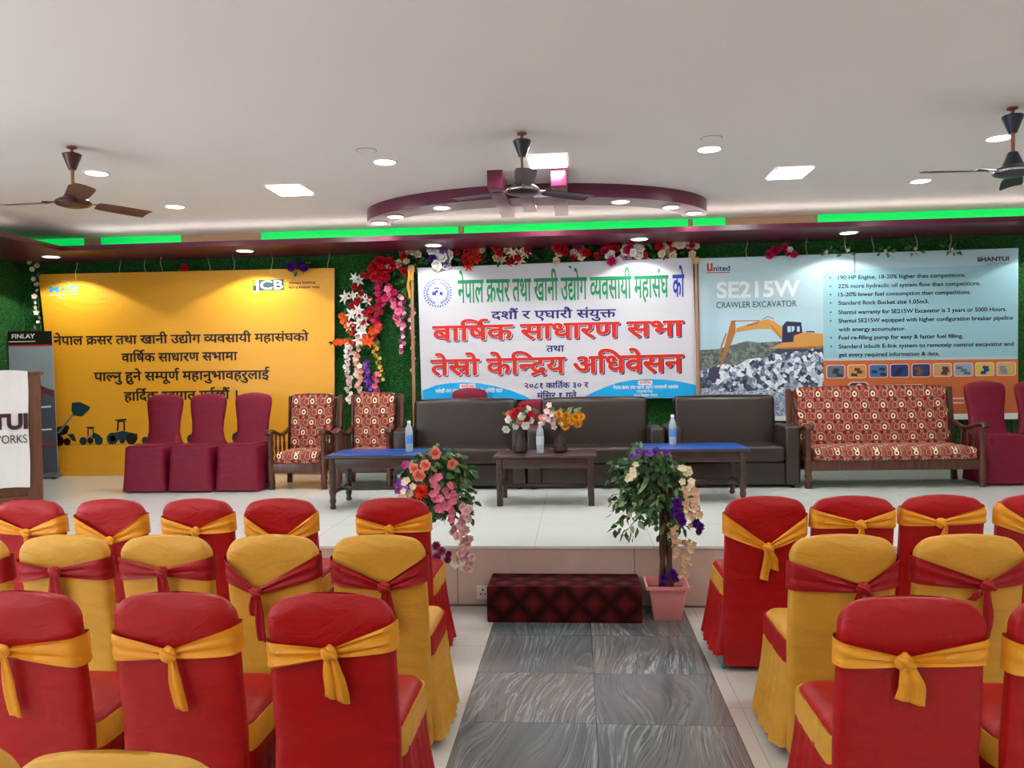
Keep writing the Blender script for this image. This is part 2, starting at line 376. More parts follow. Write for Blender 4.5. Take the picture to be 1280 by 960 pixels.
def downlight(x, y, z, label, r=.085, watts=0, ang=126, group='round recessed downlights', face='downface'):
    t = thing('downlight', label, 'downlight', (x,y,z), 0, group)
    MB().lathe([(r+.018,0),(r+.016,-.006),(r+.004,-.009),(r,-.004),(r,.0)], 24).build('rim', M['white'], t)
    if face: MB().lathe([(r*.98,-.001),(r*.98,-.0045),(r*.3,-.0055)], 24).build('lens', M[face], t)
    if watts:
        L = bpy.data.lights.new('bulb','SPOT'); L.energy = watts; L.spot_size = math.radians(ang); L.spot_blend = .12; L.shadow_soft_size = .04; L.color = (1,.97,.93)
        o = bpy.data.objects.new('bulb', L); COL.objects.link(o); o.parent = t; o.location = (0,0,-.03)
for x, lb in ((-6.03,'above the left corner of the yellow banner'),(-3.72,'above the right half of the yellow banner'),(-1.56,'above the left end of the white banner'),(.71,'above the right end of the white banner'),(2.92,'above the blue excavator banner'),(5.15,'past the right end of the blue excavator banner')):
    downlight(x, 8.82, 3.012, 'round downlight in the maroon soffit '+lb, .085, SPOT_W*(1.4 if x < -3 else .7 if x < 1 else .9), 128, 'downlights in the soffit')
for x, y, lb in ((-2.03,8.28,'lowest lamp at its left end'),(-1.79,7.98,'second lamp up from its left end'),(-1.26,7.62,'third lamp up from its left end'),(.44,7.62,'third lamp up from its right end'),(.95,7.96,'second lamp up from its right end'),(1.22,8.3,'lowest lamp at its right end')):
    downlight(x, y, 3.175, 'downlight under the maroon arch, '+lb, .075, 5, 140, 'downlights under the arch')
for x, y, lb in ((-1.51,6.37,'left of the middle fan'),(1.06,6.36,'right of the middle fan'),(-3.97,7.73,'low above the yellow banner'),(-3.94,6.37,'behind the brown fan blade'),(3.22,7.75,'beside the right fan blade tip'),(3.22,6.36,'behind the right fan canopy')):
    downlight(x, y, 3.3, 'round downlight in the white ceiling '+lb, .085, 12, 150, 'downlights in the white ceiling')
for x, y, lb in ((-1.57,6.03,'left'),(1.03,6.07,'right')):
    t = thing('blanking_disc', 'unlit round blanking disc in the ceiling, '+lb+' of the middle fan', 'ceiling disc', (x,y,3.3), 0, 'blanking discs in the ceiling')
    MB().lathe([(.075,0),(.073,-.004),(.068,-.005),(.067,-.003),(.01,-.003)], 24).build('disc', M['ceil'], t)
    MB().lathe([(.079,0),(.079,-.002),(.075,-.0035),(.0745,0)], 24).build('edge_ring', plain('grey_ring',(150,140,138),.5), t)
LEDS = [(-6.72,-5.95,'at the far left corner'),(-5.72,-4.72,'above the left half of the yellow banner'),(-3.72,-1.35,'from the yellow banner to the arch'),(-1.28,1.3,'inside the arch'),(1.36,1.72,'just right of the arch'),(2.75,6.8,'above the blue banner')]
for a, b, lb in LEDS:
    t = thing('led_strip', 'glowing green LED strip in the ceiling cove '+lb, 'LED strip', ((a+b)/2,YB-.034,3.19), 0, 'green LED strips in the cove')
    MB().rbox(a-(a+b)/2, b-(a+b)/2, -.012, .012, 0, .108, .004).build('diffuser', M['led'], t)
    MB().box(a-(a+b)/2, b-(a+b)/2, .012, .02, -.006, .108).build('channel', M['white'], t)
t = thing('led_strip', 'glowing green LED strip running along the left wall cove', 'LED strip', (XL+.034,5.0,3.19), 0, 'green LED strips in the cove')
MB().rbox(-.012,.012,-3.9,4.2,0,.108,.004).build('diffuser', M['led'], t); MB().box(-.02,-.012,-3.9,4.2,-.006,.108).build('channel', M['white'], t)

t = thing('added_cove_light', 'added white strip on top of the soffit, hidden, brightening the ceiling', 'LED strip', (.5,8.78,3.067), 0, 'added hidden cove lights')  # hidden emitters added to brighten the ceiling above the soffit
MB().rbox(-6.1,6.2,-.02,.02,0,.022,.004).build('diffuser', M['covefill'], t); MB().box(-6.12,6.22,-.026,.026,-.0,.004).build('channel', M['white'], t)
t = thing('added_cove_light', 'added white strip on the left soffit, hidden, brightening the ceiling', 'LED strip', (-6.2,5.0,3.067), 0, 'added hidden cove lights')
MB().rbox(-.02,.02,-3.5,3.2,0,.022,.004).build('diffuser', M['covefill'], t); MB().box(-.026,.026,-3.52,3.22,-.0,.004).build('channel', M['white'], t)

# ------------------------------------------------------------------ ceiling fans
def fan(x, y, label, body, blade, angles, drop=.40, trim='chrome', pt=.014):
    t = thing('ceiling_fan', label, 'ceiling fan', (x,y,H), 0, 'ceiling fans')
    MB().lathe([(.012,0),(.035,-.004),(.035,-.014),(.012,-.02),(.012,-drop)], 14).build('downrod', plain('copper_rod',(150,96,70),.35,.6), t)
    MB().lathe([(.062,-.055),(.066,-.06),(.062,-.075),(.028,-.165),(.026,-.172),(.02,-.172)], 20).build('canopy', body, t)
    b = -drop
    MB().lathe([(.02,b+.105),(.03,b+.1),(.062,b+.02),(.07,b+.01),(.02,b+.008)], 20).build('lower_canopy', body, t)
    MB().lathe([(.03,b+.012),(.09,b+.004),(.118,b-.016),(.122,b-.03),(.112,b-.046),(.075,b-.058),(.02,b-.06)], 28).build('motor_housing', body, t)
    MB().lathe([(.1225,b-.022),(.1255,b-.027),(.1255,b-.033),(.1225,b-.038)], 28).build('trim_ring', M['chrome'] if trim == 'chrome' else body, t)
    for a in angles:
        a = math.radians(a); ca, sa = math.cos(a), math.sin(a)
        def P(r, q, z): return (r*ca - q*sa, r*sa + q*ca, z)
        m = MB()
        rows = []
        for r, hw in ((.18,.040),(.22,.058),(.35,.068),(.5,.072),(.575,.070),(.59,.064)):
            rows.append([P(r, q*hw, b-.02+dz-q*pt+(.006*(1-q*q))) for q in (-1,-.5,0,.5,1) for dz in (0,)]+[P(r, q*hw, b-.0245-q*pt+(.006*(1-q*q))) for q in (1,.5,0,-.5,-1)])
        m.grid(rows, True, True); bl = m.build('blade', blade, t)
        MB().tube([P(.1,0,b-.022), P(.16,0,b-.014), P(.24,0,b-.010)], [.016,.013,.02], 8, .25).build('blade_bracket', M['chrome'] if trim=='chrome' else body, bl)
    return t
brown = plain('brown_fan_enamel',(70,34,30),.3,.2); tan_ = plain('tan_brown_fan_blade',(96,60,44),.35,.1)
black = plain('black_fan_enamel',(28,28,30),.3); grey_b = plain('dark_grey_fan_blade',(34,36,40),.35,.2); navy = plain('slate_fan_enamel',(44,54,68),.35,.2)
fan(-3.66,5.62,'brown three-blade ceiling fan hanging above the yellow banner', brown, tan_, (178,62,-50), .385, 'tan')
fan(-.36,5.74,'black ceiling fan with chrome motor hanging before the arch', black, grey_b, (36,156,-84), .385, 'chrome', .006)
fan(2.93,5.62,'slate-grey ceiling fan cut by the right edge of the photo', navy, navy, (184,304,64), .40)
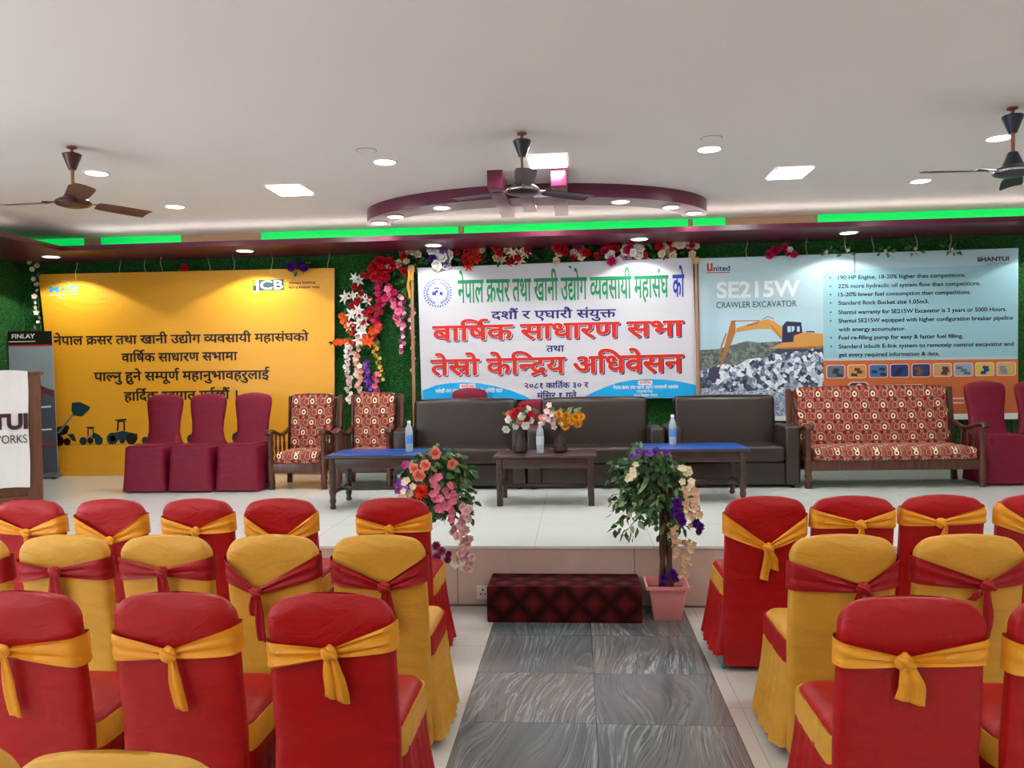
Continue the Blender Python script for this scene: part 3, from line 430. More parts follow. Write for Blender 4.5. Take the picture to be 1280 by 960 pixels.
GLYPH={6: ['-185,772 ~-185,796 ~-152,830 -130,830 ~-107,830 ~-75,796 -75,772 ~-75,748 ~-107,714 -130,714 ~-152,714 ~-185,748'], 9: ['470,218 ~470,148 ~379,80 312,80 ~226,80 ~92,208 29,356 100,382 ~143,276 ~243,153 305,153 ~343,153 ~391,188 391,227 ~391,264 ~350,322 318,347 ~291,342 260,341 255,411 ~323,413 ~380,457 380,494 ~380,530 ~333,562 302,562 ~265,562 ~205,542 171,525 146,594 ~172,608 ~249,632 298,632 ~376,632 ~459,554 459,495 ~459,417 392,375 ~403,365 412,355 ~450,350 486,350 ~518,350 ~568,356 594,363 594,551 521,551 521,622 779,622 779,551 675,551 675,0 594,0 594,290 ~570,284 ~524,279 498,279 ~481,279 455,282 ~470,252'], 10: ['470,218 ~470,148 ~379,80 312,80 ~226,80 ~92,208 29,356 100,382 ~143,276 ~243,153 305,153 ~343,153 ~391,188 391,227 ~391,264 ~350,322 318,347 ~291,342 260,341 255,411 ~323,413 ~380,457 380,494 ~380,530 ~333,562 302,562 ~265,562 ~205,542 171,525 146,594 ~172,608 ~249,632 298,632 ~376,632 ~459,554 459,495 ~459,417 392,375 ~403,365 412,355 ~450,350 486,350 ~518,350 ~568,356 594,363 594,551 521,551 521,622 1038,622 1038,551 934,551 934,0 853,0 853,551 675,551 675,0 594,0 594,290 ~570,284 ~524,279 498,279 ~481,279 455,282 ~470,252'], 12: ['271,222 ~242,222 ~184,208 161,197 ~114,225 ~50,301 50,352 ~50,380 ~70,420 87,433 ~110,450 ~172,465 221,465 314,465 314,551 0,551 0,622 505,622 505,551 395,551 395,394 211,394 ~180,394 ~154,388 145,381 ~130,369 130,347 ~130,323 ~158,290 174,277 ~220,294 275,294 ~349,294 ~447,219 447,154 ~447,89 ~364,14 289,4 ~318,-8 ~381,-30 415,-40 382,-110 ~325,-84 ~221,-27 176,1 ~117,4 ~48,33 48,65 ~48,87 ~75,116 101,116 ~121,116 ~164,95 194,70 ~208,68 219,68 ~289,68 ~366,109 366,153 ~366,186 ~317,222','293,615 ~272,650 ~243,726 243,762 ~243,829 ~332,896 398,896 ~430,896 ~484,883 504,872 482,806 ~465,815 ~427,827 405,827 ~365,827 ~323,782 323,747 ~323,714 ~350,651 375,615'], 13: ['0,622 563,622 563,551 453,551 ~485,512 485,464 ~485,374 406,328 ~442,296 ~499,211 499,152 ~499,102 ~454,34 ~376,0 328,0 ~271,0 ~168,61 ~73,199 29,313 100,338 ~128,260 ~195,141 ~274,74 320,74 ~361,74 ~414,111 414,160 ~414,201 ~369,270 329,301 ~299,295 264,294 259,364 ~333,366 ~404,414 404,463 ~404,493 ~374,538 351,551 0,551'], 19: ['568,551 474,551 474,380 ~474,329 ~459,269 441,246 ~404,198 323,192 307,266 ~329,270 ~360,281 370,292 ~382,304 ~393,339 393,380 393,551 160,551 160,353 ~160,307 ~166,249 ~186,211 ~226,180 260,160 370,98 ~433,62 ~486,-3 486,-53 ~486,-93 ~453,-164 439,-184 367,-142 ~380,-122 ~403,-77 403,-55 ~403,-36 ~387,-7 ~339,28 290,56 203,106 ~164,129 ~109,178 95,212 ~79,248 79,316 79,551 0,551 0,622 568,622'], 25: ['777,551 452,551 452,349 ~500,399 569,399 ~634,399 ~716,316 716,239 ~716,193 ~686,89 651,39 579,80 ~604,112 ~636,196 636,237 ~636,284 ~597,330 562,330 ~508,330 452,258 452,0 371,0 371,174 ~347,154 ~276,118 226,118 ~179,118 ~96,156 ~46,233 46,290 ~46,370 ~156,464 244,464 ~267,464 ~324,457 339,454 333,381 ~317,385 ~268,391 249,391 ~191,391 ~127,339 127,292 ~127,239 ~188,188 228,188 ~272,188 ~341,230 371,260 371,551 0,551 0,622 777,622'], 26: ['729,551 729,0 648,0 648,45 ~613,26 ~530,7 488,7 ~380,7 ~183,114 85,239 ~58,274 ~40,319 40,338 ~40,359 ~70,393 104,393 ~129,393 ~166,370 181,350 ~202,369 ~217,428 217,458 ~217,484 ~210,531 201,551 0,551 0,622 833,622 833,551','534,232 ~569,232 ~627,261 648,280 648,551 281,551 ~298,514 298,458 ~298,376 ~228,280 166,253 ~236,169 ~391,79 490,79 ~533,79 ~611,99 648,122 648,198 ~625,184 ~561,164 521,164 ~474,164 ~399,203 ~356,273 356,319 ~356,392 ~452,473 531,473 ~548,473 ~602,468 616,463 610,394 ~595,398 ~558,404 540,404 ~492,404 ~437,360 437,316 ~437,273 ~492,232'], 27: ['208,551 208,234 ~208,208 ~183,178 160,178 ~134,178 ~79,220 ~41,280 41,308 ~41,331 ~68,359 102,359 127,359 127,551 0,551 0,622 578,622 578,551 474,551 474,0 393,0 393,551'], 28: ['605,551 502,551 502,0 421,0 421,166 ~390,146 ~314,118 259,118 ~182,118 ~86,199 86,266 ~86,294 ~106,346 128,366 ~88,385 ~42,455 42,497 ~42,528 52,551 0,551 0,622 605,622','167,269 ~167,227 ~223,188 267,188 ~319,188 ~396,231 421,260 421,551 145,551 ~123,527 123,494 ~123,457 ~166,417 200,412 ~228,419 263,419 ~290,419 308,417 302,347 ~295,348 ~279,348 273,348 ~224,348 ~167,308'], 30: ['649,551 545,551 545,0 465,0 465,165 ~439,148 ~367,118 317,118 ~240,118 ~141,204 141,275 ~141,304 ~166,355 185,371 38,369 38,441 331,441 ~349,441 ~385,440 389,440 382,370 350,370 ~292,370 ~221,321 221,274 ~221,231 ~279,188 317,188 ~367,188 ~438,231 465,260 465,551 0,551 0,622 649,622'], 31: ['296,70 ~373,70 ~499,133 ~574,241 574,310 ~574,357 ~528,419 487,419 ~453,419 ~424,383 424,358 ~424,326 ~477,275 535,261 502,198 ~421,221 ~347,304 347,356 ~347,404 ~402,472 455,481 455,551 0,551 0,622 715,622 715,551 535,551 535,477 ~586,464 ~653,380 653,308 ~653,250 ~603,140 ~510,52 ~378,0 296,0 ~199,0 ~101,83 101,147 ~101,168 ~116,213 132,231 ~90,251 ~43,316 43,359 ~43,419 ~133,483 206,483 ~223,483 ~275,478 288,473 282,404 ~268,408 ~233,415 212,415 ~124,415 124,350 ~124,321 ~168,289 202,281 ~231,290 266,290 ~277,290 ~301,288 308,287 302,217 ~296,218 ~281,218 276,218 ~182,218 182,148 ~182,108 ~244,70'], 32: ['653,551 653,0 572,0 572,370 435,370 ~394,370 378,373 ~414,343 ~458,263 458,218 ~458,172 ~417,110 ~350,80 310,80 ~257,80 ~161,141 ~73,282 31,401 102,426 ~148,292 ~248,153 306,153 ~338,153 ~379,187 379,227 ~379,271 ~318,349 273,377 302,441 572,441 572,551 0,551 0,622 757,622 757,551'], 35: ['519,551 371,551 371,349 316,349 ~268,349 ~204,333 181,318 ~126,280 126,215 ~126,167 ~170,104 ~241,74 283,74 ~337,74 ~413,99 455,121 482,47 ~438,27 ~339,0 286,0 ~217,0 ~108,52 ~46,150 46,220 ~46,285 ~114,374 ~225,420 288,420 290,420 290,551 0,551 0,622 519,622'], 36: ['600,551 371,551 371,414 ~451,384 ~539,271 539,198 ~539,128 ~473,41 ~363,0 297,0 ~184,0 ~46,113 46,216 ~46,283 ~114,374 ~225,420 287,420 290,420 290,551 0,551 0,622 600,622','293,72 ~364,72 ~458,133 458,200 ~458,248 ~400,325 343,349 308,349 ~234,349 187,321 ~159,304 ~126,249 126,210 ~126,140 ~221,72'], 37: ['358,222 ~329,222 ~271,208 248,197 ~201,225 ~137,301 137,352 ~137,380 ~157,420 174,433 ~197,450 ~259,465 308,465 401,465 401,551 0,551 0,622 592,622 592,551 482,551 482,394 298,394 ~267,394 ~241,388 232,381 ~217,369 217,347 ~217,323 ~245,290 261,277 ~307,294 362,294 ~436,294 ~534,219 534,154 ~534,87 ~436,0 337,0 ~239,0 ~84,88 25,158 86,207 ~143,139 ~262,74 337,74 ~453,74 453,152 ~453,187 ~404,222'], 39: ['634,551 634,0 553,0 553,551 420,551 420,321 ~420,279 ~403,221 385,198 ~364,173 ~298,146 251,146 ~158,146 114,205 ~97,228 ~79,298 79,352 79,551 0,551 0,622 737,622 737,551','249,217 ~301,217 321,249 ~332,266 ~339,310 339,353 339,551 160,551 160,353 ~160,314 ~168,268 178,251 ~189,235 ~222,217'], 40: ['481,551 481,0 400,0 400,328 291,328 ~230,328 ~169,316 150,299 ~126,280 126,237 ~126,188 ~200,97 271,40 217,-12 ~171,28 ~92,108 ~45,194 45,242 ~45,277 ~72,333 93,351 ~122,376 ~204,399 272,399 400,399 400,551 0,551 0,622 584,622 584,551'], 41: ['553,551 553,0 472,0 472,180 ~443,161 ~363,132 308,132 ~223,132 ~104,229 83,322 ~178,342 ~255,413 255,467 ~255,517 ~208,568 171,568 ~146,568 ~114,544 114,521 ~114,470 195,461 187,391 ~122,400 ~46,461 46,519 ~46,575 ~119,632 172,632 ~213,632 ~288,597 ~336,525 336,469 ~336,395 ~256,303 182,274 ~205,238 ~263,203 314,203 ~366,203 ~440,243 472,275 472,551 390,551 390,622 656,622 656,551'], 42: ['413,-58 ~392,-24 ~354,46 342,73 ~330,71 ~302,68 287,68 ~245,68 ~160,89 ~89,136 ~46,215 46,272 ~46,316 ~77,379 102,401 ~135,430 ~231,456 290,456 295,456 295,551 0,551 0,622 534,622 534,551 376,551 376,385 327,385 ~269,385 ~198,371 173,355 ~151,340 ~126,294 126,262 ~126,209 ~205,140 287,140 ~293,140 ~305,140 312,141 ~306,161 306,176 ~306,211 ~348,240 373,240 ~416,240 ~461,191 461,162 ~461,130 ~432,95 410,86 ~422,62 ~455,11 480,-24'], 43: ['630,551 526,551 526,0 445,0 445,150 ~414,130 ~341,103 283,103 ~206,103 ~111,184 111,251 ~111,278 ~129,328 148,348 ~101,366 ~42,437 42,493 ~42,553 ~124,632 187,632 ~240,632 ~311,576 311,531 ~311,484 271,443 210,482 ~221,492 ~230,515 230,526 ~230,541 ~210,568 184,568 ~156,568 ~116,524 116,489 ~116,457 ~147,418 ~196,400 223,397 ~253,405 288,405 ~299,405 ~326,403 333,402 326,332 ~320,333 ~303,333 298,333 ~248,333 ~191,292 191,254 ~191,213 ~248,173 292,173 ~345,173 ~419,216 445,245 445,551 383,551 383,622 630,622'], 44: ['0,622 569,622 569,551 466,551 466,0 385,0 385,298 204,298 204,244 ~204,216 ~176,188 153,188 ~129,188 ~75,230 ~37,290 37,318 ~37,341 ~64,369 98,369 385,369 385,551 0,551'], 46: ['479,551 479,0 398,0 398,191 ~369,172 ~301,146 254,146 ~214,146 ~149,173 128,194 ~103,221 ~79,294 79,358 79,551 0,551 0,622 583,622 583,551','398,551 160,551 160,369 ~160,328 ~166,280 ~179,251 190,240 ~213,217 263,217 ~303,217 ~373,255 398,280'], 48: ['585,551 482,551 482,0 401,0 401,165 ~374,147 ~297,118 241,118 ~185,118 ~96,160 ~46,235 46,286 ~46,372 ~167,464 265,464 ~279,464 ~319,461 ~358,457 369,454 363,385 ~343,389 ~293,395 268,395 ~248,395 230,392 365,224 ~384,238 401,256 401,551 0,551 0,622 585,622','127,287 ~127,235 ~194,184 242,184 ~260,184 ~293,190 308,195 168,370 ~127,342'], 49: ['174,632 ~211,632 ~269,611 291,586 ~309,567 ~332,499 332,437 332,321 533,321 533,551 402,551 402,622 717,622 717,551 614,551 614,0 533,0 533,250 332,250 332,213 ~332,180 ~303,151 283,151 ~264,151 ~222,176 ~186,215 ~164,259 164,278 ~164,296 ~191,321 224,321 253,321 253,426 ~253,473 ~243,523 232,538 ~212,568 169,568 ~142,568 ~114,542 114,521 ~114,493 ~161,463 218,460 210,389 ~135,395 ~46,456 46,520 ~46,579 ~122,632'], 50: ['509,551 509,0 428,0 428,250 207,250 207,213 ~207,180 ~178,151 159,151 ~140,151 ~98,176 ~62,215 ~39,259 39,278 ~39,296 ~66,321 100,321 126,321 126,551 0,551 0,622 612,622 612,551','428,551 207,551 207,321 428,321'], 51: ['595,622 595,551 491,551 491,0 410,0 410,179 ~382,161 ~304,132 253,132 ~163,132 ~52,253 38,353 ~100,366 ~160,413 160,457 ~160,485 ~137,533 123,551 0,551 0,622','129,301 ~149,252 ~210,203 259,203 ~309,203 ~383,245 410,274 410,551 211,551 ~240,499 240,445 ~240,337'], 52: ['395,42 341,-12 ~282,37 ~178,137 ~98,225 75,256 ~53,287 ~40,323 40,340 ~40,359 ~70,393 104,393 ~129,393 ~166,370 181,349 ~220,369 ~256,429 256,468 ~256,491 ~246,536 239,551 0,551 0,622 424,622 424,551 320,551 ~336,516 336,458 ~336,403 ~292,327 ~216,274 167,254 ~212,202 ~331,91'], 54: ['0,551 0,622 693,622 693,551 589,551 589,0 508,0 508,355 ~502,356 494,356 ~470,356 ~420,332 ~374,269 356,208 279,232 ~291,278 311,313 ~287,331 ~239,353 209,353 ~169,353 ~126,307 126,271 ~126,233 ~169,164 ~251,89 309,40 255,-12 ~197,38 ~101,129 ~45,222 45,275 ~45,328 ~94,395 ~168,426 204,426 ~248,426 ~321,397 354,370 ~412,426 499,426 ~504,426 508,426 508,551'], 57: ['571,551 467,551 467,0 387,0 387,165 ~361,147 ~286,118 233,118 ~179,118 ~95,160 ~46,235 46,286 ~46,372 ~161,464 255,464 ~268,464 ~307,461 ~344,457 354,454 349,381 ~330,385 ~282,391 259,391 ~197,391 ~127,337 127,287 ~127,236 ~190,188 235,188 ~287,188 ~362,233 387,260 387,551 0,551 0,622 571,622'], 58: ['122,189 ~87,189 ~40,224 40,255 ~40,284 ~76,314 104,314 ~122,314 ~161,299 191,276 ~241,292 ~305,378 305,443 ~305,499 ~246,566 199,566 ~168,566 ~138,539 138,516 ~138,501 ~157,466 ~214,442 270,440 253,370 ~159,376 ~66,459 66,517 ~66,568 ~137,632 204,632 ~251,632 ~333,589 ~384,504 384,440 ~384,371 ~315,254 254,221 ~299,182 ~383,87 414,43 350,-1 ~299,71 ~216,164 179,194 ~152,189','591,551 591,0 510,0 510,551 421,551 421,622 695,622 695,551'], 59: ['593,622 593,551 489,551 489,0 408,0 408,191 ~378,174 ~304,146 254,146 ~214,146 ~149,173 128,194 ~103,221 ~79,294 79,358 79,551 0,551 0,622','408,551 205,551 408,287','189,240 ~212,217 262,217 ~288,217 ~338,233 360,245 159,507 159,369 ~159,328 ~165,280 ~178,251'], 60: ['587,551 587,0 506,0 506,266 ~477,257 ~419,251 380,251 ~338,251 ~245,266 212,277 ~192,264 167,253 ~208,201 ~319,91 380,42 326,-12 ~270,37 ~171,137 ~95,225 73,256 ~51,287 ~40,323 40,340 ~40,359 ~70,393 104,393 ~129,393 ~166,370 181,350 ~202,369 ~217,428 217,458 ~217,488 ~208,536 201,551 0,551 0,622 691,622 691,551','369,322 ~408,322 ~472,330 506,339 506,551 281,551 ~288,534 ~298,488 298,458 ~298,416 ~279,354 262,333 ~314,322'], 61: ['321,69 ~357,80 ~403,116 403,148 ~403,186 ~345,229 280,229 ~211,229 ~138,172 138,124 ~138,93 ~161,35 ~232,-36 302,-89 248,-142 ~157,-71 ~58,53 58,130 ~58,168 ~89,227 115,248 ~96,266 ~69,318 69,352 ~69,380 ~89,420 106,433 ~129,450 ~188,465 229,465 361,465 361,551 0,551 0,622 546,622 546,551 442,551 442,394 230,394 ~199,394 ~173,388 164,381 ~149,369 149,347 ~149,327 ~169,296 183,284 ~230,300 284,300 ~353,300 ~440,258 ~481,191 481,153 ~481,95 ~413,19 348,2'], 66: ['170,551 170,0 89,0 89,551 0,551 0,622 273,622 273,551'], 67: ['89,551 0,551 0,622 80,622 ~68,644 ~53,694 53,724 ~53,802 ~169,896 266,896 ~407,896 ~625,743 704,615 620,615 ~467,824 283,824 ~213,824 ~134,765 134,714 ~134,684 ~153,639 165,622 273,622 273,551 170,551 170,0 89,0'], 68: ['-185,615 ~-202,650 ~-220,714 -220,748 ~-220,813 ~-136,896 -61,896 ~-1,896 ~79,839 ~137,718 163,622 273,622 273,551 170,551 170,0 89,0 89,551 0,551 0,622 87,622 ~59,726 ~-2,825 -57,825 ~-97,825 ~-139,776 -139,733 ~-139,699 ~-119,644 -105,615'], 69: ['-248,-12 ~-194,11 -136,11 ~-61,11 ~22,-66 22,-129 ~22,-190 ~-71,-268 -157,-268 ~-254,-268 ~-395,-176 -455,-100 -394,-57 ~-355,-105 ~-285,-167 ~-206,-196 -157,-196 ~-51,-196 -51,-122 ~-51,-89 ~-100,-57 -131,-57 ~-158,-57 ~-201,-68 -222,-79'], 70: ['-63,-245 ~-88,-255 ~-145,-268 -173,-268 ~-248,-268 ~-333,-189 -333,-126 ~-333,-69 ~-241,11 -162,11 ~-87,11 ~25,-45 ~111,-136 145,-189 83,-228 ~29,-145 ~-83,-57 -156,-57 ~-207,-57 ~-259,-96 -259,-128 ~-259,-166 ~-209,-196 -178,-196 ~-151,-196 ~-109,-185 -88,-175'], 75: ['-169,615 ~-190,694 ~-231,785 ~-281,823 -315,823 ~-337,823 ~-371,814 -385,809 -409,882 ~-370,896 -318,896 ~-264,896 ~-185,845 ~-122,722 -94,615'], 79: ['170,551 170,0 89,0 89,551 0,551 0,622 273,622 273,551','90,615 ~69,694 ~28,785 ~-22,823 -56,823 ~-78,823 ~-112,814 -126,809 -150,882 ~-111,896 -59,896 ~-5,896 ~74,845 ~137,722 165,615'], 80: ['170,551 170,0 89,0 89,551 0,551 0,622 273,622 273,551','80,615 ~53,655 ~8,692 ~-35,703 -61,703 ~-81,703 ~-123,691 -143,682 -169,751 ~-146,761 ~-96,773 -67,773 ~-22,773 ~48,730 72,692 76,694 ~56,746 ~18,803 ~-26,827 -57,827 ~-81,827 ~-113,819 -127,813 -150,882 ~-111,896 -59,896 ~-5,896 ~74,845 ~137,722 165,615'], 104: ['194,622 275,622 275,0 194,0'], 106: ['275,121 ~217,121 ~126,172 ~75,263 75,321 ~75,380 ~126,469 ~216,520 274,520 ~333,520 ~424,469 ~476,378 476,319 ~476,261 ~425,171 ~334,121','273,192 ~326,192 ~394,266 394,322 ~394,379 ~330,449 277,449 ~225,449 ~157,375 157,318 ~157,262 ~221,192'], 107: ['275,632 ~347,632 ~429,556 429,499 ~429,460 ~394,387 ~312,306 241,256 362,160 ~402,129 ~433,69 433,34 ~433,3 ~408,-50 386,-79 321,-30 ~335,-15 ~350,15 350,34 ~350,54 ~333,84 310,103 128,254 132,276 ~238,344 ~348,448 348,498 ~348,530 ~307,562 276,562 ~245,562 ~210,534 210,510 ~210,488 ~241,455 280,444 231,386 ~182,407 ~134,469 134,517 ~134,544 ~163,597 ~226,632'], 108: ['477,33 413,-12 ~318,132 239,208 ~213,204 187,204 ~152,204 ~104,239 104,270 ~104,299 ~140,329 168,329 ~187,329 ~225,313 255,291 ~298,306 ~360,385 360,442 ~360,501 ~295,561 243,561 ~208,561 ~148,545 110,526 84,595 ~121,614 ~204,632 247,632 ~302,632 ~391,590 ~443,505 443,440 ~443,370 ~373,262 316,233 ~361,189 ~448,77'], 109: ['90,594 ~115,608 ~195,632 248,632 ~328,632 ~417,559 417,498 ~417,424 358,384 ~406,365 ~450,299 450,257 ~450,206 ~387,129 329,108 ~359,78 ~418,9 442,-25 377,-67 ~342,-17 ~282,61 254,91 ~225,87 193,87 ~159,87 ~111,122 111,152 ~111,182 ~147,212 175,212 ~195,212 ~240,195 274,167 ~322,176 ~367,224 367,260 ~367,295 ~314,343 264,346 ~231,340 193,340 189,411 ~249,411 ~313,432 ~338,470 338,495 ~338,530 ~290,562 252,562 ~218,562 ~150,542 115,525'], 114: ['273,0 ~222,0 ~130,36 ~72,112 72,171 ~72,202 ~91,264 ~138,338 180,388 382,632 444,579 233,324 ~187,269 ~154,202 154,168 ~154,117 ~220,74 268,74 ~319,74 ~413,108 465,142 501,68 ~455,41 ~343,0'], 181: ['-190,615 ~-211,650 ~-240,726 -240,762 ~-240,829 ~-151,896 -85,896 ~-53,896 ~1,883 21,872 -1,806 ~-18,815 ~-56,827 -78,827 ~-118,827 ~-160,782 -160,747 ~-160,714 ~-133,651 -108,615'], 197: ['251,146 ~158,146 114,205 ~97,228 ~79,298 79,352 79,551 0,551 0,622 481,622 481,551 420,551 420,321 ~420,279 ~403,221 385,198 ~364,173 ~298,146','249,217 ~301,217 321,249 ~332,266 ~339,310 339,353 339,551 160,551 160,353 ~160,314 ~168,268 178,251 ~189,235 ~222,217'], 202: ['0,622 373,622 373,551 0,551','204,298 204,244 ~204,216 ~176,188 153,188 ~129,188 ~75,230 ~37,290 37,318 ~37,341 ~64,369 98,369 385,369 385,298'], 210: ['0,622 515,622 515,551 0,551','537,349 ~517,356 494,356 ~470,356 ~420,332 ~374,269 356,208 279,232 ~291,278 311,313 ~288,331 ~239,353 209,353 ~169,353 ~126,307 126,271 ~126,233 ~169,164 ~251,89 309,40 255,-12 ~197,38 ~101,129 ~45,222 45,275 ~45,328 ~94,395 ~167,426 204,426 ~248,426 ~321,397 354,370 ~413,426 500,426 ~514,426 ~545,422 556,417'], 215: ['369,322 ~400,322 ~450,327 478,332 486,260 ~461,255 ~409,251 380,251 ~338,251 ~245,266 212,277 ~192,264 167,253 ~208,201 ~319,91 380,42 326,-12 ~270,37 ~171,137 ~95,225 73,256 ~51,287 ~40,323 40,340 ~40,359 ~70,393 104,393 ~129,393 ~166,370 181,350 ~202,369 ~217,428 217,458 ~217,488 ~208,536 201,551 0,551 0,622 403,622 403,551 281,551 ~288,534 ~298,488 298,458 ~298,416 ~279,354 262,333 ~314,322'], 254: ['46,53 174,127 ~120,139 ~46,220 46,290 ~46,370 ~156,464 244,464 ~267,464 ~324,457 339,454 333,381 ~317,385 ~268,391 249,391 ~191,391 ~127,339 127,292 ~127,239 ~188,188 228,188 ~272,188 ~341,230 371,260 371,551 0,551 0,622 777,622 777,551 452,551 452,350 ~477,373 ~534,399 569,399 ~634,399 ~716,316 716,239 ~716,193 ~686,89 651,39 579,80 ~604,112 ~636,196 636,237 ~636,284 ~597,330 562,330 ~535,330 ~480,293 452,258 452,0 371,0 371,173 ~363,167 ~343,153 331,146 93,-12'], 271: ['42,4 213,81 ~169,90 ~93,135 ~46,213 46,272 ~46,316 ~77,379 102,401 ~135,430 ~231,456 290,456 295,456 295,551 0,551 0,622 534,622 534,551 376,551 376,385 327,385 ~269,385 ~198,371 173,355 ~151,340 ~126,294 126,262 ~126,209 ~205,140 287,140 ~293,140 ~305,140 312,141 ~306,161 306,176 ~306,211 ~348,240 373,240 ~416,240 ~461,191 461,162 ~461,130 ~432,95 410,86 ~422,62 ~455,11 480,-24 413,-58 ~392,-24 ~354,46 342,73 82,-66'], 286: ['401,107 353,175 545,300 545,303 396,303 ~344,303 ~277,310 254,316 ~238,295 ~194,265 167,253 ~208,201 ~319,91 380,42 326,-12 ~270,37 ~171,137 ~95,225 73,256 ~51,287 ~40,323 40,340 ~40,359 ~70,393 104,393 ~129,393 ~166,370 181,350 ~202,369 ~217,428 217,458 ~217,488 ~208,536 201,551 0,551 0,622 730,622 730,551 626,551 626,0 545,0 545,215','342,374 545,374 545,551 281,551 ~288,534 ~298,488 298,458 ~298,411 285,376 ~310,374'], 464: ['170,551 170,0 89,0 89,551 0,551 0,622 273,622 273,551','80,615 ~53,655 ~8,692 ~-35,703 -61,703 ~-81,703 ~-123,691 -143,682 -169,751 ~-146,761 ~-96,773 -67,773 ~-22,773 ~48,730 72,692 76,694 ~56,746 ~18,803 ~-26,827 -57,827 ~-81,827 ~-113,819 -127,813 -150,882 ~-111,896 -59,896 ~-5,896 ~74,845 ~137,722 165,615','146,816 ~146,840 ~179,874 201,874 ~224,874 ~257,840 257,816 ~257,792 ~224,758 201,758 ~179,758 ~146,792'], 494: ['312,-12 ~266,28 ~188,108 ~141,193 141,242 ~141,270 ~166,316 182,329 38,327 38,399 467,399 467,551 0,551 0,622 873,622 873,551 548,551 548,349 ~573,373 ~630,399 666,399 ~730,399 ~813,316 813,239 ~813,193 ~782,89 748,39 675,80 ~701,112 ~732,196 732,237 ~732,284 ~693,330 658,330 ~604,330 548,257 548,0 467,0 467,328 366,328 ~317,328 ~264,316 245,299 ~222,280 222,237 ~222,188 ~295,97 366,40'], 536: ['264,-11 ~179,-11 ~77,69 77,136 ~77,190 108,230 ~80,252 ~42,312 42,352 ~42,380 ~62,420 79,433 ~102,451 ~160,465 202,465 270,465 270,551 0,551 0,622 699,622 699,551 595,551 595,-12 514,-12 514,101 ~491,77 ~422,25 ~327,-11','514,551 351,551 351,394 203,394 ~172,394 ~146,388 137,381 ~122,369 122,347 ~122,325 ~146,290 166,277 ~214,300 277,300 ~290,300 ~328,297 ~363,293 373,290 367,218 ~349,221 ~305,227 282,227 ~220,227 ~158,182 158,141 ~158,99 ~217,59 265,59 ~344,59 ~462,143 514,211'], 549: ['826,551 826,0 745,0 745,191 ~716,172 ~648,146 601,146 ~561,146 ~496,173 475,194 ~451,219 440,250 207,250 207,213 ~207,180 ~178,151 159,151 ~140,151 ~98,176 ~62,215 ~39,259 39,278 ~39,296 ~66,321 100,321 126,321 126,551 0,551 0,622 930,622 930,551','207,321 427,321 ~426,338 426,358 426,551 207,551','745,551 507,551 507,369 ~507,328 ~513,280 ~526,251 537,240 ~560,217 610,217 ~650,217 ~720,255 745,280'], 557: ['255,464 ~268,464 ~307,461 ~344,457 354,454 349,381 ~330,385 ~282,391 259,391 ~197,391 ~127,337 127,287 ~127,236 ~191,188 240,188 ~284,188 ~369,233 400,274 ~386,310 380,353 ~442,366 ~502,413 502,457 ~502,485 ~479,533 465,551 0,551 0,622 937,622 937,551 833,551 833,0 752,0 752,179 ~724,161 ~646,132 595,132 ~546,132 ~468,170 440,204 ~416,182 ~359,143 ~284,118 233,118 ~181,118 ~96,160 ~46,235 46,286 ~46,372 ~161,464','471,301 ~491,252 ~552,203 601,203 ~651,203 ~725,245 752,274 752,551 553,551 ~582,499 582,445 ~582,337'], 568: ['380,42 326,-12 ~270,37 ~171,137 ~95,225 73,256 ~51,287 ~40,323 40,340 ~40,359 ~70,393 104,393 ~129,393 ~166,370 181,350 ~202,369 ~217,428 217,458 ~217,488 ~208,536 201,551 0,551 0,622 494,622 ~520,632 552,632 ~593,632 ~668,597 ~716,525 716,469 ~716,395 ~636,303 562,274 ~585,238 ~643,203 694,203 ~746,203 ~820,243 852,275 852,551 770,551 770,622 1036,622 1036,551 933,551 933,0 852,0 852,180 ~823,161 ~743,132 688,132 ~619,132 ~513,197 484,259 ~436,251 380,251 ~338,251 ~245,266 212,277 ~192,264 167,253 ~208,201 ~319,91','369,322 ~410,322 ~479,328 519,337 ~582,358 ~635,422 635,467 ~635,517 ~588,568 551,568 ~526,568 ~494,544 494,521 ~494,470 575,461 567,391 ~502,400 ~426,461 426,519 ~426,536 430,551 281,551 ~288,534 ~298,488 298,458 ~298,416 ~279,354 262,333 ~314,322']}
